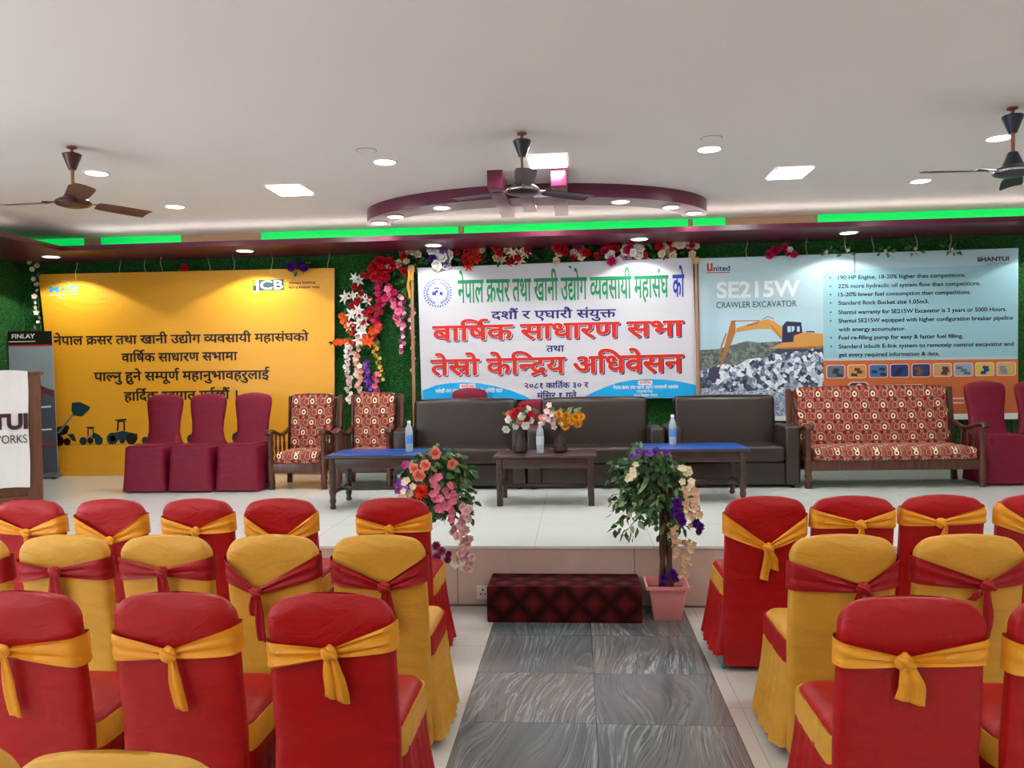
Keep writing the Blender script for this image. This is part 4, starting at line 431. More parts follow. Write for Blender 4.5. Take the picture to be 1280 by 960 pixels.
LINES={'y1': [(44,0,0),(75,555,0),(46,555,0),(66,1123,0),(54,1382,0),(254,2320,0),(60,3082,0),(52,3758,0),(40,4427,0),(41,4997,0),(66,5639,0),(26,6158,0),(66,6976,0),(44,7235,0),(68,7790,0),(13,8309,0),(536,8857,0),(79,9541,0),(27,9800,0),(557,10623,0),(57,11545,0),(60,12101,0),(66,12777,0),(51,13036,0),(68,13616,0),(50,14135,0),(61,14733,0),(66,15264,0),(60,15523,0),(6,16199,0),(28,16199,0),(25,16790,0),(79,17552,0)],'y2': [(57,0,0),(66,556,0),(67,815,0),(59,1074,0),(181,1652,0),(25,1652,0),(60,2674,0),(66,3350,0),(43,3609,0),(66,4224,0),(52,4483,0),(39,4892,0),(60,5875,0),(49,6551,0),(66,7254,0),(50,7513,0),(66,8111,0)],'y3': [(46,0,0),(66,568,0),(210,827,0),(44,1327,0),(69,1882,0),(61,2142,0),(69,2673,0),(44,2673,0),(75,3228,0),(60,3488,0),(549,4164,0),(70,5079,0),(39,5079,0),(181,5802,0),(50,6062,0),(61,6660,0),(66,7191,0),(44,7450,0),(69,8005,0),(49,8005,0),(66,8708,0),(57,8967,0),(61,9523,0),(52,10054,0),(69,10440,0),(54,10463,0),(66,11141,0),(12,11400,0)],'y4': [(61,0,0),(66,531,0),(67,790,0),(42,1049,0),(181,1514,0),(25,1569,0),(215,2591,0),(57,2980,0),(66,3536,0),(27,3795,0),(40,4358,0),(27,5188,0),(42,5751,0),(181,6216,0),(31,6271,0),(464,6972,0),(104,7491,0)],'c1': [(44,0,0),(75,555,0),(46,555,0),(66,1123,0),(54,1382,0),(254,2320,0),(60,3082,0),(52,3758,0),(40,4427,0),(41,4997,0),(66,5639,0),(26,6158,0),(66,6976,0),(44,7235,0),(68,7790,0),(13,8309,0),(536,8857,0),(79,9541,0),(27,9800,0),(557,10623,0),(57,11545,0),(60,12101,0),(66,12777,0),(51,13036,0),(68,13616,0),(50,14135,0),(61,14733,0),(66,15264,0),(60,15523,0),(6,16199,0),(28,16199,0)],'c1b': [(25,0,0),(79,762,0)],'c2': [(42,0,0),(58,520,0),(464,1200,0),(52,1719,0),(19,2388,0),(28,2941,0),(66,3532,0),(52,3791,0),(80,4200,0),(60,4719,0),(6,5395,0),(51,5395,0),(69,5975,0),(494,5975,0)],'c3': [(48,0,0),(66,571,0),(67,830,0),(59,1089,0),(181,1667,0),(25,1667,0),(60,2689,0),(66,3365,0),(43,3624,0),(66,4239,0),(52,4498,0),(39,4907,0),(60,5890,0),(49,6566,0),(66,7269,0)],'c4': [(40,0,0),(41,570,0),(66,1212,0)],'c5': [(40,0,0),(75,570,0),(286,570,0),(79,1285,0),(25,1804,0),(75,2345,0),(67,2566,0),(202,2825,0),(271,3183,0),(51,3703,0),(9,4543,0),(67,5307,0),(43,5566,0),(57,6181,0),(75,6737,0),(60,6737,0),(44,7413,0)],'c6': [(108,0,0),(106,551,0),(114,1102,0),(107,1653,0),(25,2464,0),(66,3226,0),(67,3485,0),(40,3744,0),(181,4314,0),(25,4314,0),(109,5336,0),(106,5887,0),(52,6698,0)],'c7': [(50,0,0),(6,598,0),(67,598,0),(60,857,0),(52,1533,0),(107,2202,0),(27,3013,0),(40,3576,0),(75,4146,0)],'s1': [(50,0,0),(54,598,0),(75,1276,0),(26,1276,0),(68,2094,0),(44,2613,0),(27,3168,0),(52,3731,0),(40,4400,0),(41,4970,0),(66,5612,0),(26,6131,0),(66,6949,0),(32,7208,0),(69,7950,0),(52,7950,0),(67,8619,0),(60,8878,0),(35,9554,0),(68,10058,0),(13,10577,0),(536,11125,0),(79,11809,0),(27,12068,0),(60,12891,0),(67,13567,0),(50,13826,0),(67,14424,0),(40,14683,0),(60,15513,0),(42,16189,0),(52,16709,0)],'s2': [(44,0,0),(75,555,0),(46,555,0),(66,1123,0),(54,1382,0),(254,2320,0),(60,3082,0),(52,3758,0),(40,4427,0),(41,4997,0),(66,5639,0),(26,6158,0),(66,6976,0),(44,7235,0),(68,7790,0),(13,8309,0),(536,8857,0),(79,9541,0),(27,9800,0),(557,10623,0),(57,11545,0),(60,12101,0),(66,12777,0),(51,13036,0),(68,13616,0),(50,14135,0),(61,14733,0),(66,15264,0),(60,15523,0),(6,16199,0),(28,16199,0)],'s3': [(25,0,0),(66,762,0),(36,1021,0),(50,1606,0),(66,2204,0),(197,2463,0),(37,2930,0),(80,3507,0),(44,4026,0),(75,4581,0),(46,4581,0),(66,5149,0),(54,5408,0)],'s4': [(568,0,0),(66,1022,0),(44,1281,0),(67,2096,0),(30,2355,0),(40,2989,0),(57,3559,0),(44,4115,0),(44,4930,0),(75,5485,0),(46,5485,0),(66,6053,0),(54,6312,0)],'s5': [(10,0,0),(51,1023,0),(79,1603,0),(32,1862,0),(25,2604,0)],'s6': [(10,0,0),(51,1023,0),(79,1603,0),(67,1862,0),(32,2121,0),(40,2863,0)]}
PLACE={'y1': (-6.32, 2.006, 2.108, -3.145, 1.995, 2.085), 'y2': (-5.463, 1.786, 1.885, -4.019, 1.784, 1.879), 'y3': (-5.818, 1.56, 1.662, -3.632, 1.554, 1.653), 'y4': (-5.445, 1.318, 1.419, -4.03, 1.326, 1.422), 'c1': (-1.348, 2.396, 2.649, 1.057, 2.406, 2.645), 'c1b': (1.101, 2.407, 2.646, 1.234, 2.406, 2.647), 'c2': (-0.965, 2.196, 2.282, 0.463, 2.189, 2.278), 'c3': (-1.657, 1.963, 2.126, 1.224, 1.962, 2.131), 'c4': (-0.339, 1.81, 1.878, -0.13, 1.811, 1.877), 'c5': (-1.686, 1.564, 1.736, 1.217, 1.557, 1.748), 'c6': (-0.595, 1.395, 1.452, 0.137, 1.392, 1.452), 'c7': (-0.455, 1.277, 1.337, 0.003, 1.278, 1.338), 's1': (-1.629, 1.356, 1.396, -0.851, 1.354, 1.394), 's2': (0.414, 1.369, 1.404, 1.151, 1.367, 1.401), 's3': (0.684, 1.325, 1.352, 0.864, 1.324, 1.351), 's4': (0.647, 1.28, 1.305, 0.917, 1.279, 1.305), 's5': (-1.333, 1.414, 1.445, -1.175, 1.414, 1.445), 's6': (0.712, 1.423, 1.452, 0.847, 1.422, 1.451)}
# ------------------------------------------------------------------ lettering
GL = {}
def glyph(g):
    if g in GL: return GL[g]
    out = []
    for cs in GLYPH[g]:
        p = []
        for tk in cs.split():
            on = tk[0] != '~'; x, y = tk.lstrip('~').split(','); p.append((int(x)/1000, int(y)/1000, on))
        q = []
        for i, a in enumerate(p):
            b = p[(i+1)%len(p)]; q.append(a)
            if not a[2] and not b[2]: q.append(((a[0]+b[0])/2, (a[1]+b[1])/2, True))
        s0 = next(i for i, a in enumerate(q) if a[2]); q = q[s0:]+q[:s0]+[q[s0]]
        r = []; i = 0
        while i < len(q)-1:
            if q[i+1][2]: r.append(q[i][:2]); i += 1
            else:
                for t in (0,.34,.67): r.append(tuple((1-t)**2*q[i][k]+2*t*(1-t)*q[i+1][k]+t*t*q[i+2][k] for k in (0,1)))
                i += 2
        out.append(r)
    GL[g] = out; return out
def curve_mesh(cu):
    o = bpy.data.objects.new('tmp', cu); COL.objects.link(o)
    dg = bpy.context.evaluated_depsgraph_get(); me = bpy.data.meshes.new_from_object(o.evaluated_get(dg))
    bpy.data.objects.remove(o); bpy.data.curves.remove(cu); return me
def area(r): return sum(a[0]*c[1]-c[0]*a[1] for a, c in zip(r, r[1:]+r[:1]))/2
def inside(p, r):
    k = False
    for a, c in zip(r, r[1:]+r[:1]):
        if (a[1] > p[1]) != (c[1] > p[1]) and p[0] < a[0]+(p[1]-a[1])*(c[0]-a[0])/(c[1]-a[1]): k = not k
    return k
_gm = {}
def glyph_mesh(g, bold):
    """filled glyph: each outer contour is filled on its own so overlapping strokes stay solid"""
    if (g, bold) in _gm: return _gm[(g, bold)]
    rs = glyph(g); outer = [r for r in rs if area(r) < 0]; holes = [r for r in rs if area(r) >= 0]; V, Fc = [], []
    for o in outer:
        hs = [h for h in holes if inside(h[0], o) and not any(q is not o and abs(area(q)) < abs(area(o)) and inside(h[0], q) for q in outer)]
        cu = bpy.data.curves.new('t','CURVE'); cu.dimensions = '2D'; cu.fill_mode = 'BOTH'; cu.extrude = .5
        for r in [o]+hs:
            sp = cu.splines.new('POLY'); sp.points.add(len(r)-1); sp.use_cyclic_u = True
            for pt, (x, y) in zip(sp.points, r): pt.co = (x, y, 0, 1)
        me = curve_mesh(cu); k = len(V); V += [v.co[:] for v in me.vertices]; Fc += [[i+k for i in p.vertices] for p in me.polygons]; bpy.data.meshes.remove(me)
    if bold:
        v0, f0 = V, Fc; V, Fc = [], []
        for i in range(8):
            dx, dy = bold*math.cos(PI*i/4), bold*math.sin(PI*i/4); k = len(V); V += [(x+dx, y+dy, z-i*.13) for x, y, z in v0]; Fc += [[q+k for q in f] for f in f0]
    _gm[(g, bold)] = (V, Fc); return V, Fc
def deva(key, bold):
    V, Fc = [], []
    for n_, (g, x, y) in enumerate(LINES[key]):
        v, f = glyph_mesh(g, bold); k = len(V)
        V += [(p[0]+x/1000, p[1]+y/1000, p[2]-.06*(n_ % 2)) for p in v]; Fc += [[i+k for i in q] for q in f]
    me = bpy.data.meshes.new('t'); me.from_pydata(V, [], Fc); me.update(); return me, .622
def latin(s, bold):
    cu = bpy.data.curves.new('t','FONT'); cu.body = s; cu.size = 1; cu.extrude = .5; cu.offset = bold
    return curve_mesh(cu), .727*.73
CAP = None
def put(me, head, box, y, parent, name, mat, layer=.003, label=None, shift=(0,0)):
    x0, b0, h0, x1, b1, h1 = box
    xs = [v.co.x for v in me.vertices]; a, b = min(xs), max(xs); off = rootloc(parent)
    for v in me.vertices:
        u = (v.co.x-a)/(b-a); q = v.co.y/head; zb = b0+(b1-b0)*u; zh = h0+(h1-h0)*u
        v.co = (x0+(x1-x0)*u-off.x+shift[0], y-layer+v.co.z*.0012-off.y, zb+(zh-zb)*q-off.z+shift[1])
    me.name = name; me.materials.clear(); me.materials.append(mat)
    o = link(name, me, parent)
    if label: o['label'] = label
    return o
def letters(o, name='letter'):
    me = o.data; par = list(range(len(me.vertices)))
    def f(i):
        while par[i] != i: par[i] = par[par[i]]; i = par[i]
        return i
    for e in me.edges: par[f(e.vertices[0])] = f(e.vertices[1])
    grp = {}
    for p in me.polygons: grp.setdefault(f(p.vertices[0]), []).append(list(p.vertices))
    for k in sorted(grp, key=lambda k: me.vertices[k].co.x):
        idx = sorted({i for q in grp[k] for i in q}); mp = {i: n_ for n_, i in enumerate(idx)}
        m2 = bpy.data.meshes.new(name); m2.from_pydata([me.vertices[i].co[:] for i in idx], [], [[mp[i] for i in q] for q in grp[k]]); m2.update(); m2.materials.append(me.materials[0]); link(name, m2, o.parent)
    bpy.data.objects.remove(o)
def dtext(key, y, parent, mat, bold=.02, layer=.003, name='lettering', shift=(0,0)):
    me, h = deva(key, bold); return put(me, h, PLACE[key], y, parent, name, mat, layer, None, shift)
def ltext(s, x0, x1, zb, zc, y, parent, mat, bold=.0, layer=.003, name='lettering', slope=0, shear=0):
    global CAP
    if CAP is None:
        m, _ = latin('H', 0); CAP = max(v.co.y for v in m.vertices)
    me, _ = latin(s, bold)
    if shear:
        for v in me.vertices: v.co.x += v.co.y*shear
    return put(me, CAP, (x0,zb,zc,x1,zb+slope,zc+slope), y, parent, name, mat, layer)
def ink(name, c): return plain('ink_'+name, c, .45, 0, .4)
INK = {k: ink(k, c) for k, c in dict(black=(30,22,16), white=(240,240,240), navy=(30,34,110), red=(206,40,28), green=(20,142,92), blue=(30,60,160), sky=(10,170,232), cyan=(60,150,220), dark=(36,44,60), grey=(120,128,136), orange=(204,108,56), yellow=(242,180,30),
    exc=(206,150,72), excd=(170,112,54), bucket=(62,66,92), cab=(40,44,78), pale=(186,216,226), teal=(24,62,66), lightblue=(120,180,226), skyprint=(176,208,222), pink=(240,200,200), brownc=(120,80,50), plum=(60,16,30)).items()}
def quad_panel(cs, y, t=.006, nx=24, nz=14, amp=.0):
    (ax,az),(bx,bz),(cx,cz),(dx,dz) = cs; m = MB()       # TL TR BR BL
    def row(v, yy): return [((ax+(bx-ax)*u)*(1-v)+(dx+(cx-dx)*u)*v, yy, (az+(bz-az)*u)*(1-v)+(dz+(cz-dz)*u)*v) for u in [i/nx for i in range(nx+1)]]
    for yy in (y, y+t): m.grid([row(j/nz, yy) for j in range(nz+1)])
    m.grid([row(0,y),row(0,y+t)]); m.grid([row(1,y),row(1,y+t)])
    for u in (0,1): m.grid([[row(j/nz,yy)[u*nx] for j in range(nz+1)] for yy in (y,y+t)])
    return m
def flex(name, c, rough=.35):
    t = NT(name); mp = t.n('Mapping', None, Vector=t.coord(), Scale=(1,1,2.5))
    t.bump(t.n('TexNoise', None, Vector=mp, Scale=1.8, Detail=4, Distortion=1.2).outputs[0], .35, .03); return t.fin(lin(c), rough, 0, .4)
def shape(pts, y, parent, name, mat, layer=.0025, t=.0012): return MB().prism(pts, y-layer, y-layer+t).build(name, mat, parent, True, 0)
def disc_pts(cx, cz, r, n=32, a0=0, a1=2*PI, rz=None): return [(cx+r*math.cos(a0+(a1-a0)*i/n), cz+(rz or r)*math.sin(a0+(a1-a0)*i/n)) for i in range(n+(0 if a1-a0 > 6.28 else 1))]
def rrect(x0, z0, x1, z1, r, n=5):
    return [(cx+r*math.cos(a+PI/2*i/n), cz+r*math.sin(a+PI/2*i/n)) for cx, cz, a in ((x1-r,z1-r,0),(x0+r,z1-r,PI/2),(x0+r,z0+r,PI),(x1-r,z0+r,3*PI/2)) for i in range(n+1)]
def ring_mb(cx, cz, r0, r1, y, n=48, t=.0012):
    m = MB(); a, b = disc_pts(cx,cz,r0,n), disc_pts(cx,cz,r1,n)
    m.grid([[(x,y,z) for x,z in a],[(x,y,z) for x,z in b],[(x,y+t,z) for x,z in b],[(x,y+t,z) for x,z in a],[(x,y,z) for x,z in a]], True); return m

# yellow banner
YY = 9.25
t = thing('banner', 'large yellow printed banner with black lettering, on the left of the stage wall', 'banner', (-4.6,YY,.412))
quad_panel([(-6.492,2.869),(-2.819,2.846),(-2.871,.419),(-6.285,.413)], YY, .01).build('printed_sheet', flex('yellow_flex_sheet',(240,172,42)), t, True)
fr = MB()
for a, b in (((-6.47,2.84),(-2.84,2.82)),((-6.47,2.84),(-6.27,.43)),((-2.84,2.82),(-2.89,.43)),((-6.37,1.6),(-2.87,1.6))): fr.tube([(a[0],YY+.03,a[1]),(b[0],YY+.03,b[1])], .018, 6)
fr.build('support_frame', M['darkwood'], t, True)
for k in ('y1','y2','y3','y4'): dtext(k, YY, t, INK['black'], .021)
lb = shape(rrect(-3.812,2.603,-3.434,2.731,.008), YY, t, 'logo_plate', INK['teal'])
shape(rrect(-3.802,2.665,-3.745,2.722,.006), YY, lb, 'logo_square', INK['yellow'], .004)
letters(ltext('JCB', -3.80, -3.445, 2.617, 2.717, YY, lb, INK['white'], .016, .005), 'logo_letter')
ltext('Always looking', -3.375, -3.054, 2.672, 2.70, YY, t, INK['plum'], .012); ltext('for a better way', -3.376, -2.997, 2.618, 2.646, YY, t, INK['plum'], .012)
ltext('M', -6.353, -6.233, 2.645, 2.72, YY, t, INK['cyan'], .02, .003, 'logo_letter'); ltext('W', -6.125, -5.979, 2.645, 2.725, YY, t, INK['cyan'], .02, .003, 'logo_letter')
shape([(-6.222,2.645),(-6.18,2.725),(-6.138,2.645),(-6.18,2.667)], YY, t, 'logo_triangle', INK['grey'])
shape([(-6.37,2.617),(-5.98,2.622),(-5.98,2.616),(-6.37,2.611)], YY, t, 'logo_underline', INK['pale'])
arc = MB(); o_, i_ = disc_pts(-6.17,2.68,.115,16,-2.5,-1.5), disc_pts(-6.17,2.68,.108,16,-2.5,-1.5)
arc.prism(o_+i_[::-1], YY-.0025, YY-.0015); o_, i_ = disc_pts(-6.17,2.68,.105,16,.5,1.9), disc_pts(-6.17,2.68,.099,16,.5,1.9); arc.prism(o_+i_[::-1], YY-.0025, YY-.0015)
arc.build('logo_arc', INK['white'], t, True, 0)
# printed machines along the banner's foot
def machine(x, z, s, kind):
    def D(cx, cz, r, m): return shape(disc_pts(x+cx*s, z+cz*s, r*s, 20), YY, t, 'printed_wheel', m, .0035)
    def Q(pts, m, nm, l=.0028): return shape([(x+a*s, z+b*s) for a, b in pts], YY, t, nm, m, l)
    if kind == 'roller':
        Q([(.1,.1),(.3,.3),(.42,.34),(.62,.33),(.9,.2),(.98,.1)], INK['exc'], 'printed_body'); Q([(.34,.33),(.36,.62),(.6,.62),(.62,.33),(.57,.33),(.56,.58),(.41,.58),(.40,.33)], INK['dark'], 'printed_cab', .003); Q([(.32,.62),(.31,.66),(.65,.66),(.64,.62)], INK['black'], 'printed_roof', .003)
        Q([(.5,.3),(.62,.44),(.8,.36),(.95,.22),(.6,.2)], INK['teal'], 'printed_hood', .003); D(.17,.12,.15,INK['teal']); D(.8,.13,.17,INK['teal']); D(.46,.13,.13,INK['black'])
    elif kind == 'dozer':
        Q([(.1,.12),(.2,.34),(.5,.4),(.98,.3),(.98,.12)], INK['teal'], 'printed_body'); Q([(.3,.4),(.34,.72),(.58,.72),(.58,.4),(.53,.4),(.53,.68),(.39,.68),(.36,.4)], INK['black'], 'printed_cab', .003); Q([(.28,.72),(.27,.76),(.64,.78),(.63,.73)], INK['black'], 'printed_roof', .003)
        D(.16,.16,.19,INK['teal']); D(.16,.16,.1,INK['exc']); D(.78,.15,.18,INK['black']); D(.48,.1,.1,INK['dark'])
    else:
        Q([(.0,.3),(.5,.42),(.62,.7),(.5,.78),(.1,.7)], INK['black'], 'printed_cab'); Q([(.05,.45),(.75,1.22),(.8,1.18),(.2,.45)], INK['grey'], 'printed_boom', .003); Q([(.72,1.36),(.74,1.68),(1.1,1.7),(1.52,1.5),(1.45,1.36),(1.15,1.12),(.8,1.16)], INK['teal'], 'printed_bucket', .0034)
        Q([(.5,.4),(.78,.42),(.9,.1),(.72,.14),(.6,.3)], INK['dark'], 'printed_digger', .003); D(.14,.14,.22,INK['black']); D(.5,.1,.15,INK['black']); D(.14,.14,.1,INK['grey'])
machine(-6.33,.80,.30,'backhoe'); machine(-6.03,.80,.315,'roller'); machine(-5.665,.80,.385,'dozer'); machine(-5.24,.80,.3,'roller'); machine(-4.66,.80,.3,'dozer'); machine(-4.1,.80,.36,'dozer'); machine(-3.42,.85,.3,'roller')
shape([(-6.2,.795),(-3.1,.800),(-3.1,.795),(-6.2,.790)], YY, t, 'printed_ground_line', INK['brownc'])

# white centre banner
YC = 9.18
t = thing('banner', 'white banner with green and red lettering hanging behind the sofas', 'banner', (-.23,YC,1.27))
quad_panel([(-1.813,2.809),(1.331,2.84),(1.364,1.256),(-1.796,1.278)], YC, .006).build('printed_sheet', flex('white_flex_sheet',(206,206,214),.5), t, True)
MB().tube([(-1.83,YC+.02,2.80),(1.36,YC+.02,2.83)], .016, 8).build('top_batten', plain('pale_bamboo',(176,140,100),.6), t, True)
dtext('c1', YC, t, INK['green'], .016); dtext('c1b', YC, t, INK['blue'], .02)
for k, b in (('c2',.02),('c4',.02),('c6',.02),('c7',.02)): dtext(k, YC, t, INK['navy'], b)
for k in ('c3','c5'):
    dtext(k, YC, t, INK['navy'], .034, .0025, 'lettering_shadow', (.014,-.014)); dtext(k, YC, t, INK['white'], .046, .0045, 'lettering_outline'); dtext(k, YC, t, INK['red'], .03, .0068)
aL = shape([(-1.784,1.389),(-1.623,1.447),(-1.464,1.47),(-1.295,1.475),(-1.109,1.46),(-.924,1.423),(-.74,1.369),(-.602,1.312),(-.52,1.266),(-1.783,1.281)], YC, t, 'blue_arc', INK['sky'])
aR = shape([(.055,1.272),(.176,1.332),(.314,1.39),(.468,1.442),(.631,1.471),(.803,1.48),(.991,1.472),(1.17,1.444),(1.345,1.405),(1.348,1.262)], YC, t, 'blue_arc', INK['sky'])
for par, (x0, x1, z0, z1), k in ((aL,(-1.345,-1.163,1.405,1.457),'s5'),(aR,(.70,.858,1.414,1.462),'s6')):
    shape(rrect(x0,z0,x1,z1,.01), YC, par, 'tag_plate', INK['white'], .0035); dtext(k, YC, par, INK['red'], .01, .005)
dtext('s1', YC, aL, INK['white'], .012, .004)
for k in ('s2','s3','s4'): dtext(k, YC, aR, INK['white'], .012, .004)
lg = ring_mb(-1.584,2.515,.146,.150,YC-.003).build('round_emblem', INK['lightblue'], t, True)
m = MB()
for i in range(32):
    a = 2*PI*i/32; c, s = math.cos(a), math.sin(a)
    m.prism([(-1.584+(r*c-q*s), 2.515+(r*s+q*c)) for r, q in ((.150,-.007),(.168,-.005),(.168,.005),(.150,.007))], YC-.003, YC-.002)
m.build('emblem_teeth', INK['blue'], lg, True, 0)
ring_mb(-1.584,2.515,.099,.102,YC-.003).build('emblem_inner_ring', INK['lightblue'], lg, True)
m = MB()
for i in range(40):
    if i in (9,10,11,29,30,31): continue
    a = 2*PI*i/40; c, s = math.cos(a), math.sin(a); hh = .012 if i%3 else .016
    m.prism([(-1.584+(r*c-q*s), 2.515+(r*s+q*c)) for r, q in ((.124-hh,-.005),(.124+hh,-.005),(.124+hh,.004),(.124-hh,.004))], YC-.003, YC-.002)
m.build('emblem_lettering_marks', INK['blue'], lg, True, 0)
m = MB(); m.prism([(-1.645,2.49),(-1.645,2.53),(-1.625,2.53),(-1.625,2.51),(-1.612,2.535),(-1.588,2.55),(-1.575,2.535),(-1.592,2.515),(-1.605,2.515),(-1.6,2.49)], YC-.003, YC-.002); m.prism([(-1.645,2.558),(-1.6,2.58),(-1.57,2.572),(-1.56,2.56),(-1.6,2.566)], YC-.003, YC-.002)
m.prism([(-1.56,2.49),(-1.52,2.49),(-1.53,2.52),(-1.555,2.53)], YC-.003, YC-.002); m.build('emblem_figure', INK['blue'], lg, True, 0)
# poles
for x, x2, lb in ((-1.872,-1.872,'left'),(1.357,1.368,'right')):
    t = thing('banner_pole', 'slim wooden pole standing at the '+lb+' edge of the white banner', 'pole', (x2,9.12,.412), 0, 'poles at the white banner')
    MB().tube([(x2,9.12,.412),(x,9.12,2.84)], [.022,.018], 10).build('shaft', plain('pale_pole_wood',(168,124,92),.5), t, True)
    MB().rbox(x-.035,x+.035,9.085,9.15,2.76,2.83,.01).build('top_clamp', plain('wrapped_tape',(196,150,100),.6), t, True)
t = thing('ribbon', 'short gold ribbon hanging from the top of the left pole', 'ribbon', (-1.9,9.09,2.5))
MB().grid([[(-1.915+.01*math.sin(i*.9),9.085,2.78-i*.036),(-1.885+.01*math.sin(i*.9+.4),9.08,2.78-i*.036)] for i in range(10)]).grid([[(-1.875+.01*math.sin(i*.7),9.09,2.80-i*.02),(-1.845,9.088,2.80-i*.02)] for i in range(8)]).build('strip', M['goldsash'], t, True)

# blue-grey excavator banner
YR = 9.22
t = thing('banner', 'large pale blue banner picturing a yellow excavator on rocks, right of the stage wall', 'banner', (3.1,YR,.98))
quad_panel([(1.399,2.835),(4.858,2.851),(4.838,.971),(1.402,.986)], YR, .01).build('printed_sheet', flex('pale_blue_flex_sheet',(176,206,216)), t, True)
fr = MB()
for a, b in (((1.42,2.81),(4.84,2.83)),((1.42,2.81),(1.42,.0+.99)),((4.84,2.83),(4.82,.99)),((1.42,1.0),(4.82,.99)),((3.1,2.81),(3.1,.42)),((1.45,.99),(1.45,.42)),((4.8,.99),(4.8,.42))): fr.tube([(a[0],YR+.03,a[1]),(b[0],YR+.03,b[1])], .018, 6)
fr.build('support_frame', M['darkwood'], t, True)
shape([(2.768,2.66),(4.846,2.675),(4.842,1.66),(2.768,1.68)], YR, t, 'text_field', plain('pale_teal_print',(150,198,210),.4), .0012)
ph = shape([(1.403,2.16),(2.765,2.16),(2.763,1.035),(1.403,1.035)], YR, t, 'printed_photo', INK['skyprint'], .0012)
shape([(1.403,1.797),(1.618,1.807),(1.827,1.866),(1.938,1.89),(2.049,1.869),(2.173,1.874),(2.29,1.878),(2.4,1.85),(2.763,1.86),(2.763,1.6),(1.403,1.45)], YR, ph, 'printed_hill', M['hillprint'], .002)
shape([(1.403,1.4),(2.763,1.4),(2.763,1.036),(1.403,1.036)], YR, ph, 'printed_gravel', M['gravelprint'], .0026)
shape([(2.17,1.69),(2.2,1.76),(2.268,1.80),(2.488,1.80),(2.60,1.78),(2.60,1.7)], YR, ph, 'printed_tracks', INK['bucket'], .0026)
shape([(1.403,1.563),(1.46,1.59),(1.546,1.585),(1.60,1.62),(1.686,1.64),(1.75,1.615),(1.852,1.636),(1.92,1.68),(2.046,1.70),(2.10,1.69),(2.157,1.715),(2.212,1.756),(2.28,1.73),(2.35,1.754),(2.40,1.735),(2.46,1.766),(2.53,1.75),(2.652,1.79),(2.763,1.778),(2.763,1.33),(2.6,1.36),(2.42,1.28),(2.1,1.34),(1.8,1.31),(1.403,1.36)], YR, ph, 'printed_rocks', M['rockprint'], .0032)
shape([(1.809,2.036),(2.065,2.115),(2.162,2.13),(2.23,2.104),(2.34,2.02),(2.32,1.89),(2.188,2.021),(2.064,2.025),(1.808,1.991)], YR, ph, 'printed_boom', INK['exc'], .0036)
shape([(1.754,2.122),(1.8,2.128),(1.80,1.987),(1.73,1.812),(1.651,1.63),(1.616,1.602),(1.689,1.883),(1.733,2.052)], YR, ph, 'printed_arm', INK['excd'], .004)
m = MB()
for a in ([(1.754,2.124),(2.072,2.121),(2.072,2.110),(1.754,2.112)], [(1.69,1.985),(1.704,1.98),(1.622,1.75),(1.604,1.757)], [(2.19,2.06),(2.205,2.06),(2.31,1.92),(2.30,1.91)], [(2.1,2.125),(2.16,2.155),(2.22,2.13),(2.225,2.137),(2.16,2.165),(2.095,2.132)]): m.prism(a, YR-.0042, YR-.003)
m.build('printed_cylinders', INK['excd'], ph, True, 0)
shape([(1.504,1.583),(1.56,1.61),(1.609,1.602),(1.633,1.616),(1.601,1.503),(1.565,1.419),(1.53,1.419),(1.489,1.519)], YR, ph, 'printed_bucket', INK['bucket'], .0044)
shape([(2.17,1.80),(2.31,1.86),(2.331,1.865),(2.427,1.885),(2.434,1.946),(2.544,1.975),(2.763,1.955),(2.763,1.81),(2.309,1.80)], YR, ph, 'printed_house', INK['exc'], .0038)
shape([(2.31,1.808),(2.763,1.82),(2.763,1.80),(2.31,1.79)], YR, ph, 'printed_house_shadow', INK['excd'], .0042)
cb_ = shape([(2.361,2.102),(2.525,2.088),(2.537,1.972),(2.444,1.939),(2.437,1.869),(2.31,1.864),(2.319,2.053)], YR, ph, 'printed_cab', INK['cab'], .0044)
for a in ([(2.374,2.045),(2.410,2.046),(2.408,1.98),(2.373,1.982)], [(2.418,2.046),(2.452,2.044),(2.449,2.0),(2.42,1.98)], [(2.478,2.043),(2.507,2.042),(2.506,1.982),(2.478,1.983)]): shape(a, YR, cb_, 'printed_pane', INK['pale'], .0052)
shape([(2.57,1.975),(2.67,1.97),(2.67,1.985),(2.58,1.988)], YR, ph, 'printed_vent', INK['cab'], .0042)
ltext('SHANTUI', 1.93, 2.05, 2.055, 2.075, YR, ph, INK['bucket'], .03, .0048, slope=.025)
letters(ltext('nited', 1.565, 1.749, 2.688, 2.745, YR, t, INK['navy'], .02), 'logo_letter')
shape([(1.493,2.776),(1.515,2.776),(1.515,2.71),(1.535,2.71),(1.535,2.776),(1.556,2.776),(1.556,2.686),(1.493,2.686)], YR, t, 'logo_letter', INK['red'])
shape([(1.486,2.674),(1.748,2.674),(1.748,2.664),(1.486,2.664)], YR, t, 'logo_underline', INK['red'])
letters(ltext('SE215W', 1.598, 2.52, 2.387, 2.555, YR, t, plain('ink_frosted_white',(226,236,240),.45), .028))
letters(ltext('CRAWLER EXCAVATOR', 1.593, 2.476, 2.268, 2.334, YR, t, INK['dark'], .0))
letters(ltext('SHANTUI', 4.424, 4.756, 2.715, 2.760, YR, t, INK['dark'], .03)); ltext('BUILT FOR WORKS', 4.53, 4.756, 2.678, 2.693, YR, t, INK['grey'], .0)
